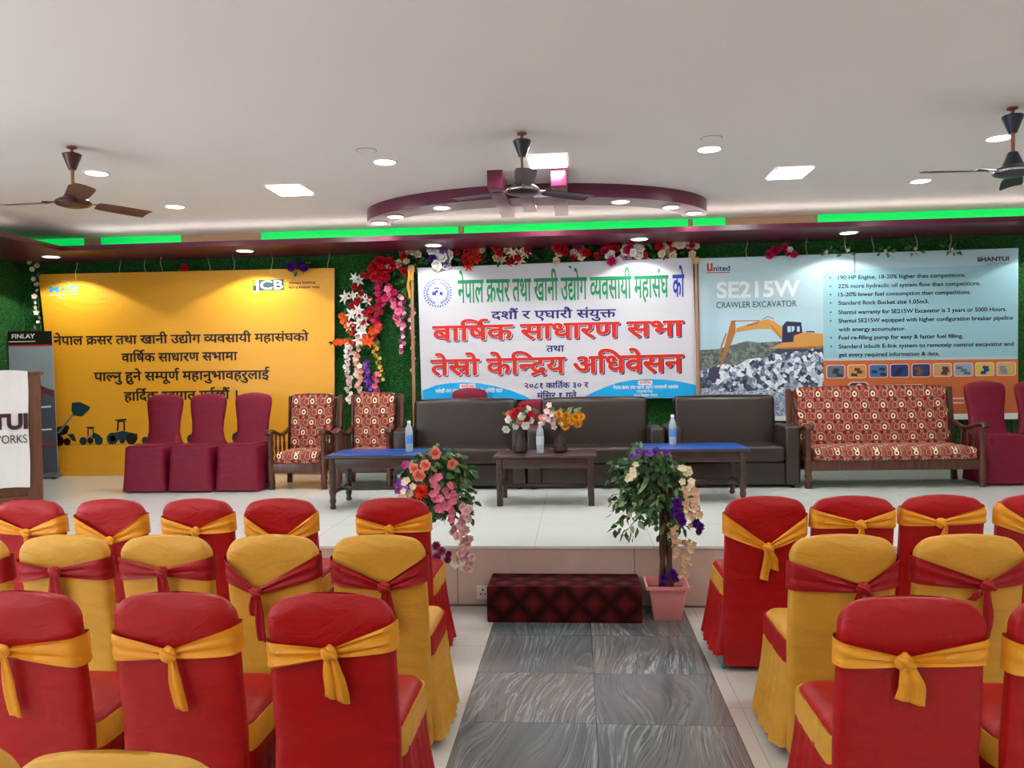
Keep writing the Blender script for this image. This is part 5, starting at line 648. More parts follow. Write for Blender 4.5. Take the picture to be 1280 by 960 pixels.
BUL = ['190 HP Engine, 18-20% higher than competitions.','22% more hydraulic oil system flow than competitions.','15-20% lower fuel consumption than competitions.','Standard Rock Bucket size 1.05m3.','Shantui warranty for SE215W Excavator is 3 years or 5000 Hours.','Shantui SE215W equipped with higher configuration breaker pipeline','with energy accumulator.','Fuel re-filling pump for easy & faster fuel filling.','Standard inbuilt E-link system to remotely control excavator and','get every required information & data.']
for s, x1, z in zip(BUL, (4.301,4.458,4.352,3.905,4.728,4.796,3.659,4.268,4.8,4.016), (2.556,2.46,2.367,2.274,2.17,2.074,1.979,1.885,1.787,1.695)):
    ltext(s, 2.931, x1, z, z+.043, YR, t, ink('bullet_navy',(22,28,44)), .016, .003, slope=-.006)
m = MB()
for z in (2.578,2.482,2.389,2.296,2.192,2.096,1.907,1.809): m.prism(disc_pts(2.848, z, .009, 10), YR-.003, YR-.0018)
m.build('bullet_points', INK['dark'], t, True, 0)
ob = shape([(2.763,1.653),(4.847,1.632),(4.843,1.038),(2.763,1.028)], YR, t, 'orange_band', INK['orange'], .0018)
TH = [((92,110,124),(44,52,62)),((206,150,70),(70,52,40)),((60,110,170),(40,44,60)),((36,60,128),(28,32,60)),((40,60,110),(120,80,50)),((200,160,110),(90,60,48)),((150,166,178),(90,104,116)),((214,190,80),(30,54,140)),((200,170,100),(120,136,150))]
for k, (a, b) in enumerate(TH):
    x0 = (2.794,3.024,3.256,3.484,3.716,3.942,4.167,4.392,4.618)[k]
    o = shape(rrect(x0,1.451,x0+.204,1.603,.025), YR, ob, 'thumbnail_border', INK['pink'], .003)
    shape(rrect(x0+.008,1.459,x0+.196,1.595,.02), YR, o, 'thumbnail_picture', plain('thumb_base_%d'%k, a, .5), .0042)
    r2 = random.Random(k); m = MB()
    for q in range(3):
        cx = x0+.04+r2.random()*.1; m.prism([(cx-.02,1.475+q*.03),(cx+.03+r2.random()*.03,1.47+q*.03),(cx+.05,1.50+q*.03),(cx-.01,1.51+q*.028)], YR-.0054-q*.0004, YR-.0044)
    m.build('thumbnail_detail', plain('thumb_detail_%d'%k, b, .5), o, True, 0)
shape(rrect(3.017,1.2,3.262,1.409,.06), YR, ob, 'portrait_border', INK['pink'], .003); shape(rrect(3.03,1.21,3.25,1.398,.055), YR, ob, 'portrait_picture', INK['cab'], .0042); shape(disc_pts(3.15,1.33,.05,20,rz=.06), YR, ob, 'portrait_face', INK['pink'], .0054)
shape(rrect(3.27,1.32,3.83,1.372,.01), YR, ob, 'white_bar', INK['white'], .003)
for z in (1.2,1.15): shape([(4.1,z),(4.27,z),(4.27,z+.018),(4.1,z+.018)], YR, ob, 'small_print_line', INK['pink'], .003)
shape([(1.404,1.034),(4.841,1.04),(4.838,.973),(1.404,.988)], YR, t, 'white_foot_strip', INK['white'], .0022)
shape([(3.105,2.83),(3.12,2.83),(3.12,2.62),(3.105,2.62)], YR, t, 'hanging_tape', INK['grey'], .003)

# roll-up stand behind the podium
YS = 9.03
t = thing('rollup_banner', 'roll-up banner stand with black header behind the podium at far left', 'banner stand', (-6.55,YS,.412))
quad_panel([(-7.05+.31,2.17),(-6.19,2.165),(-6.155,.47),(-6.72,.47)], YS, .006).build('printed_sheet', plain('pale_blue_grey_print',(164,176,188),.4), t, True)
shape([(-6.738,2.17),(-6.192,2.165),(-6.187,2.005),(-6.737,2.01)], YS, t, 'black_header', INK['black'], .002)
shape([(-6.737,2.01),(-6.187,2.005),(-6.187,1.99),(-6.737,1.995)], YS, t, 'red_stripe', INK['red'], .0022)
ltext('FINLAY', -6.69, -6.40, 2.085, 2.135, YS, t, INK['white'], .02, .004)
shape([(-6.735,2.042),(-6.4,2.042),(-6.4,2.052),(-6.735,2.052)], YS, t, 'small_print_line', INK['white'], .004)
shape([(-6.735,1.5),(-6.35,1.52),(-6.176,1.46),(-6.158,.48),(-6.72,.48)], YS, t, 'printed_picture', plain('slate_print',(86,88,106),.45), .002)
shape([(-6.735,1.50),(-6.35,1.53),(-6.176,1.42),(-6.176,1.38),(-6.4,1.46),(-6.735,1.45)], YS, t, 'printed_machine', plain('dark_red_print',(130,50,56),.45), .003)
for z in (1.27,1.0): shape([(-6.4,z),(-6.22,z+.01),(-6.22,z-.01),(-6.4,z-.02)], YS, t, 'white_dash', INK['white'], .003)
shape([(-6.72,.80),(-6.162,.84),(-6.162,.82),(-6.72,.78)], YS, t, 'red_line', INK['red'], .003)
MB().rbox(-6.73,-6.14,YS-.05,YS+.06,.425,.475,.015).build('base_cassette', plain('grey_aluminium',(120,122,128),.35,.6), t, True)
MB().lathe([(.03,.412),(.03,.43)], 10, (-6.66,YS-.03,0)).lathe([(.03,.412),(.03,.43)], 10, (-6.19,YS-.03,0)).build('foot', M['black'], t, True)

# podium, turned towards the seats, and its cloth banner
pr = math.radians(32); PX, PY = -5.0, 7.1       # right front corner
t = thing('podium', 'brown wooden podium at the left end of the stage, partly out of frame', 'podium', (PX,PY,.412), pr)
MB().rbox(-.75,-.02,.02,.5,.0,1.22,.004).build('body', M['podwood'], t)
for x in (-.77,-.12): MB().rbox(x,x+.12,0,.05,0,1.23,.006).build('front_stile', M['podwood'], t)
MB().rbox(-.66,-.11,.0,.06,0,.1,.006).build('plinth_rail', M['podwood'], t)
MB().rbox(-.78,.005,-.004,.51,1.23,1.262,.008).build('top', M['podwood'], t)
t = thing('podium_cloth', 'white cloth sign with dark lettering pinned to the podium front', 'sign', (PX,PY,.412), pr)
rows = []
for j in range(14):
    z = 1.26 - j*.083
    rows.append([(-.76+.665*i/20+ .004*math.sin(j*.8), -.024-.006*math.sin(i*.9+j*.3)-.004*math.sin(i*2.1), z-.012*math.sin(i*.31)) for i in range(21)])
MB().grid([r+[(x,y+.004,z) for x,y,z in r[::-1]] for r in rows], True, True).build('cloth', plain('white_cloth',(232,228,226),.7), t)
def local_text(s, x0, x1, zb, zc, par, mat, bold, name='lettering'):
    o = ltext(s, 0, 1, 0, 1, 0, None, mat, bold, 0, name)
    for v in o.data.vertices: v.co = (x0+(x1-x0)*v.co.x, -.036+v.co.y*.3, zb+(zc-zb)*v.co.z)
    o.parent = par; return o
letters(local_text('SHANTUI', -.86, -.10, .735, .865, t, INK['plum'], .045)); local_text('BUILT AT WORKS', -.75, -.11, .60, .675, t, INK['plum'], .0)

# hanging strings
for i, x in enumerate((-5.93,-5.38,-5.07,-4.87,-4.29,-3.99,-3.53,-2.85,1.92,2.57,2.99,3.28,3.74,4.1)):
    t = MB(); pts = [(x+.012*math.sin(k*1.1+i), 9.13+.01*math.cos(k+i), 3.012-.045*k) for k in range(6)]
    o = t.tube(pts, .0035, 5).build('hanging_string', plain('pale_string',(196,186,160),.8), None, True, 38, (x,9.13,2.9))
    tag(o, ('pale string hanging from the soffit, number %d of eight from left over the yellow banner' % (i+1)) if i < 8 else ('pale string hanging from the soffit, number %d of six from left over the blue banner' % (i-7)), 'string', 'strings hanging from the soffit')
# ------------------------------------------------------------------ stage furniture
ZS = .412
def sofa(x0, x1, label):
    xc = (x0+x1)/2; w_ = (x1-x0)/2; aw = .145
    t = thing('sofa', label, 'sofa', (xc,7.95,ZS), 0, 'brown leather sofas')
    MB().rbox(-w_+.02,w_-.02,.03,.63,.03,.245,.012).build('base', M['leather'], t)
    MB().rbox(-w_+aw-.005,w_-aw+.005,.0,.50,.25,.41,.035,3,.012).build('seat_cushion', M['leather'], t)
    m = MB().rbox(-w_+aw-.02,w_-aw+.02,.0,.16,.0,.58,.045,3,.012)
    m.v = [(x, y+.43+(.06*z/.58), z+.31) for x,y,z in m.v]; m.build('backrest', M['leather'], t)
    for s in (-1,1):
        MB().rbox(min(s*w_,s*(w_-aw)),max(s*w_,s*(w_-aw)),-.01,.63,.03,.60,.03,3).build('armrest', M['leather'], t)
    for sx in (-1,1):
        for y in (.06,.56): MB().lathe([(.022,0),(.026,.035)], 10, (sx*(w_-.07),y,0)).build('foot', M['black'], t)
sofa(-1.86,-.515,'brown leather two-seater sofa behind the left blue-topped table')
sofa(-.505,.86,'brown leather two-seater sofa in the middle, behind the coffee table')
sofa(.885,2.16,'brown leather two-seater sofa behind the right blue-topped table')

TURN = [(.03,0),(.034,.02),(.026,.04),(.034,.06),(.028,.08),(.038,.11),(.030,.15),(.040,.19),(.032,.23)]
def wood_seat(X, w_, rz, name, label, cat, Y=7.98, group=None):
    h = w_/2
    t = thing(name, label, cat, (X,Y,ZS), rz, group)
    MB().rbox(-h+.03,h-.03,.0,.035,.17,.27,.008).rbox(-h+.02,-h+.055,.0,.55,.17,.27,.008).rbox(h-.055,h-.02,.0,.55,.17,.27,.008).rbox(-h+.03,h-.03,.52,.555,.17,.27,.008).build('seat_frame', M['wood'], t)
    m = MB().rbox(-h+.065,h-.065,-.015,.50,.265,.385,.045,3,.015); m.build('seat_cushion', M['pattern'], t)
    m = MB().rbox(-h+.04,h-.06,.0,.12,.0,.62,.05,3,.012)
    m.v = [(x*.96, y+.44+z*.16, z+.345) for x,y,z in m.v]; m.build('back_cushion', M['pattern'], t)
    m = MB().rbox(-h+.01,h-.01,.0,.03,.0,.60,.01); m.v = [(x, y+.565+z*.16, z+.33) for x,y,z in m.v]; m.build('back_panel', M['wood'], t)
    for s in (-1,1):
        x = s*(h-.02)
        leg = MB().lathe(TURN+[(.036,.27),(.036,.29),(.024,.32),(.036,.36),(.026,.42),(.034,.48),(.024,.53),(.034,.56),(.034,.58)], 14, (x,.015,0)); leg.build('front_leg', M['wood'], t)
        rl = MB().rbox(-.025,.025,-.025,.025,0,.95,.006); rl.v = [(a+x, b+.55+max(0,c-.3)*.16, c) for a,b,c in rl.v]; rl.build('rear_leg', M['wood'], t)
        arm = MB().tube([(x,-.06,.575),(x,-.045,.60),(x,-.01,.607),(x,.06,.60),(x,.16,.575),(x,.28,.548),(x,.40,.552),(x,.50,.575),(x,.575,.60)], [.030,.038,.040,.036,.032,.03,.03,.032,.03], 10, .6, (0,0,1)); ao = arm.build('armrest', M['wood'], t)
        for y in (.16,.28,.40):
            MB().lathe([(.010,.26),(.016,.29),(.009,.34),(.017,.41),(.009,.48),(.014,.52),(.010,.56)], 8, (x,y,0)).build('spindle', M['wood'], t)
    return t
wood_seat(-2.885, .60, .0, 'armchair', 'patterned wooden armchair beside the maroon chairs', 'armchair', 8.03, 'patterned wooden armchairs')
wood_seat(-2.195, .58, .0, 'armchair', 'patterned wooden armchair behind the left blue-topped table', 'armchair', 8.06, 'patterned wooden armchairs')
wood_seat(3.04, 1.68, .035, 'bench', 'long patterned wooden bench on the right, before the excavator banner', 'bench', 7.93)

def table(x0, x1, y0, y1, h, label, top, name='side_table', turned=True):
    xc, yc = (x0+x1)/2, (y0+y1)/2; a, b = (x1-x0)/2, (y1-y0)/2
    t = thing(name, label, 'table', (xc,yc,ZS), 0, 'tables before the sofas')
    MB().rbox(-a,a,-b,b,h-.03,h-.006,.008).build('tabletop', M['darkwood'], t)
    if top: MB().rbox(-a+.008,a-.008,-b+.008,b-.008,h-.006,h,.003).build('glass_top', top, t)
    m = MB()
    for y in (-b+.05,b-.05): m.rbox(-a+.06,a-.06,y-.012,y+.012,h-.12,h-.03,.004)
    for x in (-a+.05,a-.05): m.rbox(x-.012,x+.012,-b+.06,b-.06,h-.12,h-.03,.004)
    m.build('apron', M['darkwood'], t)
    for sx in (-1,1):
        for sy in (-1,1):
            x, y = sx*(a-.055), sy*(b-.055)
            if turned: MB().lathe([(.022,0),(.028,.02),(.020,.04),(.030,.07),(.024,.1),(.034,.15),(.024,.19),(.030,.22),(.030,h-.15),(.034,h-.12),(.034,h-.03)], 14, (x,y,0)).build('leg', M['darkwood'], t)
            else: MB().rbox(x-.026,x+.026,y-.026,y+.026,0,h-.03,.006).lathe([(.033,.17),(.036,.185),(.033,.2)], 10, (x,y,0)).build('leg', M['darkwood'], t)
    zs = .13
    for sx in (-1,1): MB().rbox(sx*(a-.055)-.016,sx*(a-.055)+.016,-b+.06,b-.06,zs,zs+.035,.006).build('stretcher', M['darkwood'], t)
    MB().rbox(-a+.05,a-.05,-.02,.02,zs+.002,zs+.033,.006).build('stretcher', M['darkwood'], t)
table(-2.2,-1.2,6.80,7.40,.475,'dark wooden table with blue glass top before the left armchair and sofa', M['bluetop'])
table(.50,1.50,7.10,7.70,.475,'dark wooden table with blue glass top behind the plant in the pink pot', M['bluetop'])
table(-.74,.17,6.93,7.50,.45,'plain dark wooden coffee table holding two flower vases', None, 'coffee_table', False)

def bottle(x, y, z, label, lab):
    t = thing('water_bottle', label, 'bottle', (x,y,z), 0, 'water bottles on the tables')
    pl = NT('clear_plastic_bottle').fin(lin((236,246,252)), .12, 0, .5, Transmission_Weight=.55, IOR=1.15) if 'pet' not in M else M['pet']; M['pet'] = pl
    MB().lathe([(.030,0),(.034,.01),(.033,.05),(.035,.06),(.033,.07),(.035,.14),(.033,.15),(.035,.17),(.030,.21),(.016,.24),(.014,.262)], 18).build('body', pl, t)
    MB().lathe([(.0345,.075),(.0358,.08),(.0358,.145),(.0345,.15)], 18).build('label', lab, t)
    MB().lathe([(.015,.256),(.0165,.258),(.0165,.276),(.014,.279)], 14).build('cap', M['white'], t)
bottle(-1.51,7.10,ZS+.475,'water bottle with blue label on the left blue-topped table', plain('blue_bottle_label',(96,150,214),.4))
bottle(-.33,7.12,ZS+.45,'water bottle between the two flower vases', plain('pale_bottle_label',(196,204,214),.4))
bottle(.885,7.52,ZS+.475,'water bottle with blue label on the right blue-topped table', plain('blue_bottle_label',(96,150,214),.4))

# ------------------------------------------------------------------ flowers
def petal(L, w_, cup, bend, base=0, tip=.0):
    rows = []
    for j in range(5):
        v = j/4; ww = w_*(math.sin(PI*(v*.86+.08))**.7)*(1-tip*v)
        r = base+L*v; z = cup*v*v - bend*v**3
        rows.append([(r, q*ww, z+abs(q)*cup*.25) for q in (-1,0,1)])
    return rows
_bl = {}
def bloom_mesh(kind, mat, r):
    k = (kind, mat)
    if k in _bl: return _bl[k]
    m = MB(); R_ = random.Random(len(kind)*7)
    def ringp(n, L, w_, cup, bend, base, tilt, z0, ph=0, tip=0):
        for i in range(n):
            a = 2*PI*(i+ph)/n+R_.uniform(-.1,.1); ca, sa = math.cos(a), math.sin(a); ct, st = math.cos(tilt), math.sin(tilt)
            m.grid([[((x*ct-z*st)*ca-y*sa, (x*ct-z*st)*sa+y*ca, x*st+z*ct+z0) for x,y,z in rw] for rw in petal(L,w_,cup,bend,base,tip)])
    if kind == 'rose':
        ringp(6,1.0,.52,.25,.35,.1,.45,0); ringp(5,.8,.48,.25,.2,.08,.85,.08,.5); ringp(4,.62,.4,.3,.1,.04,1.2,.15,.2); m.ell((0,0,.45),(.24,.24,.3),8,5)
    elif kind == 'lily':
        ringp(6,1.15,.34,.35,.5,.05,.35,0,0,.72)
        for i in range(5): a = 2*PI*i/5; m.tube([(0,0,.1),(.25*math.cos(a),.25*math.sin(a),.5)], [.03,.045], 5)
    elif kind == 'mum':
        for q, (n_, L, tl) in enumerate(((12,1.0,.15),(11,.9,.5),(9,.75,.85),(6,.55,1.2))): ringp(n_,L,.2,.2,.1,.06,tl,.05*q,q*.5)
    else:
        ringp(5,.95,.46,.25,.3,.08,.4,0); m.ell((0,0,.15),(.16,.16,.12),6,4)
    o = m.build('bloom', M['f_'+mat], None, False, 60); me = o.data; bpy.data.objects.remove(o); _bl[k] = me; return me
def bloom(parent, p, kind, mat, r, dirv=None):
    o = link('bloom', bloom_mesh(kind, mat, r), parent)
    d = Vector(dirv or (rnd.uniform(-.6,.6), -1, rnd.uniform(-.4,.6))).normalized()
    o.rotation_euler = (d.to_track_quat('Z','Y') @ Euler((0,0,rnd.uniform(0,6.28))).to_quaternion()).to_euler()
    o.location = p; o.scale = (r,r,r); return o
def leaf(m, p, d, L, w_, up=None):
    d = Vector(d).normalized(); s = d.cross(Vector((rnd.uniform(-1,1),rnd.uniform(-1,1),rnd.uniform(-.3,1)))).normalized(); n = s.cross(d)
    p = Vector(p); dr = -n*.12*L
    m.add([p, p+d*L*.35+s*w_+n*.08*L, p+d*L*.35, p+d*L*.35-s*w_+n*.08*L, p+d*L*.7+s*w_*.75+dr*.3, p+d*L*.7+dr*.6, p+d*L*.7-s*w_*.75+dr*.3, p+d*L+dr],
          [(0,2,1),(0,3,2),(1,2,5,4),(2,3,6,5),(4,5,7),(5,6,7)])
def bunch(name, label, c, ext, spec, leaves=60, leafmat='dark_leaf', L=.07, y=9.27, cat='flowers', group='artificial flowers on the green wall', hang=0):
    X, Z = c; t = thing(name, label, cat, (X,y,Z), 0, group)
    m = MB()
    for i in range(leaves):
        a, q = rnd.uniform(0,6.28), math.sqrt(rnd.random()); p = (ext[0]*q*math.cos(a), rnd.uniform(-.08,.03), ext[1]*q*math.sin(a))
        leaf(m, p, (math.cos(a)+rnd.uniform(-.5,.5), rnd.uniform(-1,.2), math.sin(a)+rnd.uniform(-.5,.5)-hang), L*rnd.uniform(.7,1.3), L*.28)
    if leaves: m.build('foliage', M[leafmat], t)
    for kind, mat, n_, r in spec:
        for i in range(n_):
            a, q = rnd.uniform(0,6.28), math.sqrt((i+.5)/n_ if n_ > 3 else rnd.random()*.6)
            bloom(t, (ext[0]*.92*q*math.cos(a+i*2.4), -.04-rnd.uniform(.02,.09), ext[1]*.92*q*math.sin(a+i*2.4)), kind, mat, r*rnd.uniform(.7,.95))
    return t
def strand(label, pts, cols, r, n, y=9.27, leaves=30, leafmat='dark_leaf', name='flower_strand', kind='blossom', group='hanging flower strands'):
    t = thing(name, label, 'flower strand', (pts[0][0],y,pts[0][1]), 0, group)
    P = [(x-pts[0][0], -.03, z-pts[0][1]) for x, z in pts]
    MB().tube(P, .005, 5).build('stem', M['bark' if leafmat=='x' else 'green_leaf'], t)
    def at(u):
        k = min(int(u*(len(P)-1)), len(P)-2); f = u*(len(P)-1)-k; return Vector(P[k]).lerp(Vector(P[k+1]), f)
    m = MB()
    for i in range(leaves):
        p = at(rnd.random()); leaf(m, p, (rnd.uniform(-1,1), rnd.uniform(-1,0), rnd.uniform(-1,.2)), rnd.uniform(.04,.075), .014)
    if leaves: m.build('foliage', M[leafmat], t)
    for i in range(n):
        p = at((i+.5)/n); bloom(t, (p.x+rnd.uniform(-1,1)*r*.9, p.y-rnd.uniform(.01,.05), p.z), kind, cols[i % len(cols)], r*rnd.uniform(.8,1.2))
    return t
B = 'artificial_flower_bunch'
bunch(B,'oval bunch of white lilies and red roses on the green wall',(-2.52,2.40),(.17,.42),[('lily','whitef',14,.085),('rose','red',16,.05)],80)
bunch(B,'big solid red flower cluster high on the green wall',(-2.27,2.83),(.17,.16),[('rose','red',16,.075)],20)
bunch(B,'mixed red and cream rose bunch left of the white banner top',(-1.96,2.91),(.26,.15),[('rose','cream',7,.06),('rose','red',5,.062)],70,'green_leaf')
strand('magenta strand hanging below the red cluster',[(-2.30,2.66),(-2.24,2.45),(-2.33,2.2),(-2.36,1.98)],['magenta','crimson'],.045,22)
strand('shorter magenta strand right of its longer twin',[(-2.16,2.62),(-2.10,2.4),(-2.04,2.16)],['magenta','pinkf'],.045,14)
bunch('trailing_greenery','small green trailing sprig above the pink strand',(-1.97,2.62),(.07,.14),[],50,'green_leaf',.06)
strand('thin pink strand hanging beside the left pole',[(-2.01,2.5),(-2.02,2.2),(-2.03,1.82)],['pinkf','palepink','mauve'],.032,22)
strand('faint rose strand half hidden by the left pole',[(-1.89,2.45),(-1.9,2.1),(-1.89,1.6)],['mauve','palepink'],.028,16)
strand('orange flower spray curving beside the lily bunch',[(-2.70,2.30),(-2.66,2.16),(-2.58,2.06)],['orange'],.05,8)
strand('orange flower spray pointing left from the wall cluster',[(-2.56,1.98),(-2.70,1.97),(-2.86,1.96)],['orange','scarlet'],.045,9)
strand('orange flower spray pointing right from the wall cluster',[(-2.50,2.02),(-2.40,2.10),(-2.26,2.13)],['orange'],.05,8)
bunch(B,'orange lily with pale petals in the middle of the wall cluster',(-2.47,2.00),(.12,.10),[('lily','orange',2,.09),('lily','whitef',2,.08)],40,'green_leaf',.11)
strand('white blossom strand hanging left in the wall cluster',[(-2.66,1.95),(-2.67,1.6),(-2.65,1.25)],['whitef','palepink'],.035,22,leaves=50)
strand('palest pink blossom strand, second in the wall cluster',[(-2.56,1.95),(-2.55,1.6),(-2.52,1.3)],['palepink','salmon','cream'],.038,22,leaves=40)
strand('purple strand hanging in the wall cluster',[(-2.44,1.75),(-2.43,1.5),(-2.42,1.24)],['purple','violet'],.036,20,leaves=20)
strand('yellow and green strand on the right of the wall cluster',[(-2.36,1.95),(-2.30,1.75),(-2.27,1.5)],['yellow','goldf'],.03,10,leaves=60,leafmat='green_leaf')
strand('rosy pink strand at the foot of the wall cluster',[(-2.36,1.6),(-2.32,1.4),(-2.31,1.24)],['pinkf','magenta'],.036,12,leaves=16)
bunch(B,'white and purple bunch behind the top of the white banner',(-1.57,2.92),(.2,.12),[('rose','whitef',9,.07),('mum','purple',5,.06),('rose','violet',2,.05)],30)
bunch(B,'red amaryllis bunch behind the white banner top, second from left',(-1.22,2.92),(.18,.12),[('lily','scarlet',8,.08),('rose','red',5,.05)],30)
bunch(B,'red rose and cream lily bunch behind the white banner, left of its middle',(-.78,2.95),(.32,.13),[('rose','red',8,.06),('lily','cream',6,.075),('rose','peach',4,.06)],70)
bunch(B,'red rose bunch with cream buds behind the white banner, right of its middle',(-.06,2.92),(.24,.13),[('rose','red',9,.062),('rose','cream',5,.06),('mum','mauve',2,.06)],60)
bunch(B,'magenta and white bunch with pale pink wrap behind the white banner',(.50,2.93),(.30,.13),[('rose','whitef',9,.07),('rose','magenta',5,.06),('rose','red',4,.055)],50)
t = thing('bouquet_wrap','folded pale pink paper fan standing above the white banner top','paper wrap',(.64,9.20,2.83))
MB().grid([[(-.22,0,.0),(-.1,.02,.0),(.0,.03,0),(.12,.02,0),(.24,0,.0)],[(-.12,-.01,.07),(-.04,.01,.10),(.03,.02,.13),(.09,.01,.09),(.16,-.01,.05)]]).grid([[(-.22,.02,.0),(0,.05,0),(.24,.02,.0)],[(-.12,.01,.07),(.03,.04,.13),(.16,.01,.05)]]).build('paper', plain('pale_pink_paper',(214,150,186),.6), t)
bunch(B,'rose bunch of red and cream blooms at the right top of the white banner',(.98,2.94),(.26,.12),[('rose','cream',7,.068),('rose','red',6,.058)],60,'green_leaf')
bunch(B,'small cream and red rose cluster above the right pole',(1.28,2.95),(.14,.11),[('rose','cream',4,.07),('rose','crimson',3,.055)],24)
bunch(B,'purple flower bunch above the right end of the yellow banner',(-3.22,2.88),(.15,.08),[('mum','purple',7,.06)],16)
bunch(B,'lone red bloom above the middle of the yellow banner',(-4.62,2.885),(.07,.05),[('rose','red',3,.05)],8)
bunch(B,'small white buds at the top left corner of the yellow banner',(-6.47,2.97),(.06,.1),[('rose','cream',5,.04)],10)
strand('white buds strung down the left edge of the yellow banner',[(-6.55,2.85),(-6.54,2.5),(-6.52,2.2)],['whitef','cream'],.03,10,9.335,10)
bunch(B,'magenta flower bunch above the left half of the blue banner',(2.33,2.87),(.17,.08),[('mum','magenta',7,.065),('rose','whitef',2,.04)],16)
for x, lb in ((2.84,'leftmost'),(3.02,'second'),(3.45,'third'),(3.75,'fourth'),(4.15,'rightmost')):
    bunch('trailing_greenery','tuft of green leaves peeping over the blue banner, '+lb+' of five',(x,2.855),(.08,.04),[('rose','cream',1,.025)],22,'green_leaf',.06)

def vase(x, y, label):
    t = thing('flower_vase', label, 'vase', (x,y,ZS+.45), 0, 'dark vases on the coffee table')
    MB().lathe([(.05,0),(.062,.01),(.066,.04),(.058,.075),(.045,.10),(.036,.13),(.034,.15),(.038,.19),(.05,.235),(.053,.245),(.046,.243),(.03,.18)], 22).build('body', plain('dark_carved_vase',(62,44,40),.4,.1,.5,(55,1.0,.012),.3), t)
vase(-.51,7.22,'dark carved vase holding red and white roses'); vase(-.155,7.24,'dark carved vase holding orange and pink flowers')
def bouquet(x, y, label, spec, leaves, lm):
    t = thing('bouquet', label, 'bouquet', (x,y,ZS+.45+.22), 0, 'bouquets in the vases')
    m = MB()
    for i in range(9): a = i*2.4; m.tube([(0.008*math.cos(a),.008*math.sin(a),-.1),(.015*math.cos(a),.015*math.sin(a),.02),(.07*math.cos(a),.07*math.sin(a),.12)], .004, 5)
    m.build('stems', M['green_leaf'], t); m = MB()
    for i in range(leaves):
        a = rnd.uniform(0,6.28); e = rnd.uniform(-.3,1); r = rnd.uniform(.03,.13); leaf(m, (r*math.cos(a),r*math.sin(a),.07+.08*e), (math.cos(a),math.sin(a),e*.6), rnd.uniform(.05,.09), .018)
    m.build('foliage', M[lm], t)
    for kind, mat, pts, r in spec:
        for px, pz in pts: d = Vector((px*2, -1+abs(px), (pz-.1)*4)); bloom(t, (px, -.05+rnd.uniform(-.05,.02)-abs(px)*.1, pz), kind, mat, r*rnd.uniform(.9,1.1), d)
bouquet(-.51,7.22,'bouquet of red and white artificial roses in the left vase',[('rose','whitef',[(-.10,.08),(-.04,.02),(.02,.11),(.09,.07),(.05,.03),(.07,.17),(-.12,.0)],.036),('rose','red',[(-.05,.12),(.03,.19),(.10,.13),(.06,.09),(-.02,.16)],.034),('rose','salmon',[(-.09,.13),(.0,.07)],.034)],60,'green_leaf')
bouquet(-.155,7.24,'bouquet of orange and pink artificial flowers in the right vase',[('mum','goldf',[(.02,.05),(.06,.10),(.0,.12),(.11,.06),(.14,.09),(.16,.04),(.05,.02),(.19,.10)],.042),('blossom','palepink',[(-.06,.05),(-.1,.08),(-.13,.1),(-.07,.12),(-.15,.05),(-.05,.01),(-.11,.15),(-.09,.2)],.03),('blossom','salmon',[(-.16,.1),(-.04,.09)],.028)],40,'pale_leaf')

# maroon chairs on the stage
def maroon_chair(x, y, rz, label, hh=1.0, group='maroon covered chairs on the stage'):
    t = thing('covered_chair', label, 'chair', (x,y,ZS), rz, group)
    def rr(hw, y0, y1, z, n=8, r=.06):
        pts = rrect(-hw, y0, hw, y1, min(r,hw*.9), n-3); return [(a,b,z) for a,b in pts]
    rows = []
    for z, g in ((.0,1),(.03,.985),(.15,.94),(.3,.90),(.42,.875),(.452,.865),(.468,.84),(.474,.78)):
        hw = .24*g; L = rr(hw, -.01-.03*(g-.87)*4, .47+.02*g, z)
        if z == 0:
            L = [(a,b, .012+.05*max(0,1-((abs(a)-.0)/(hw*.8))**2)*(1 if (b<.02 or b>.44) else 0)+.05*max(0,1-((b-.23)/.2)**2)*(1 if abs(a)>hw*.9 else 0)) for a,b,_ in L]
        rows.append(L)
    m = MB().grid(rows, True); k = len(rows[-1]); m.add([(a,b,.478) for a,b,_ in rows[-1]], [tuple(range(k))]); m.build('seat_cover', M['maroon'], t, smooth=60)
    rows = []
    for z, hw, th in ((.40,.225,.10),(.46,.215,.09),(.52,.185,.07),(.60,.17,.055),(.70,.175,.05),(.80,.19,.05),(.88,.2,.05),(.93,.2,.048),(.955,.192,.045),(.975,.165,.036),(.99,.11,.024),(hh,.04,.012)):
        yc = .42+(z-.45)*.12; n_ = 28
        rows.append([(hw*math.copysign(abs(math.cos(2*PI*i/n_))**.6, math.cos(2*PI*i/n_)), yc+th*math.copysign(abs(math.sin(2*PI*i/n_))**.8, math.sin(2*PI*i/n_)), z) for i in range(n_)])
    MB().grid(rows, True, True).build('backrest_cover', M['maroon'], t, smooth=60)
    for sx in (-1,1):
        for yy in (.04,.43): MB().lathe([(.012,0),(.014,.3)], 8, (sx*.2,yy,0)).build('leg', plain('brass_leg',(150,120,60),.4,.6), t)
    return t
for a in ((-4.44,7.86,.0,'maroon covered chair at the left end of the row of three'),(-3.955,7.86,.0,'maroon covered chair in the middle of the row of three'),(-3.468,7.89,.0,'maroon covered chair in the row of three, next to the patterned armchair'),
          (4.155,8.06,0,'maroon covered chair just right of the long patterned bench'),(4.65,8.06,0,'maroon covered chair cut by the right edge of the photo'),
          (-1.22,8.67,0,'maroon covered chair behind the left sofa, only its crown showing'),(-.47,8.67,0,'maroon covered chair glimpsed between the left and middle sofas')):
    t = maroon_chair(*a)
    if a[1] > 8.5: t.scale = (1,.88,1 if a[0] < -1 else .86)

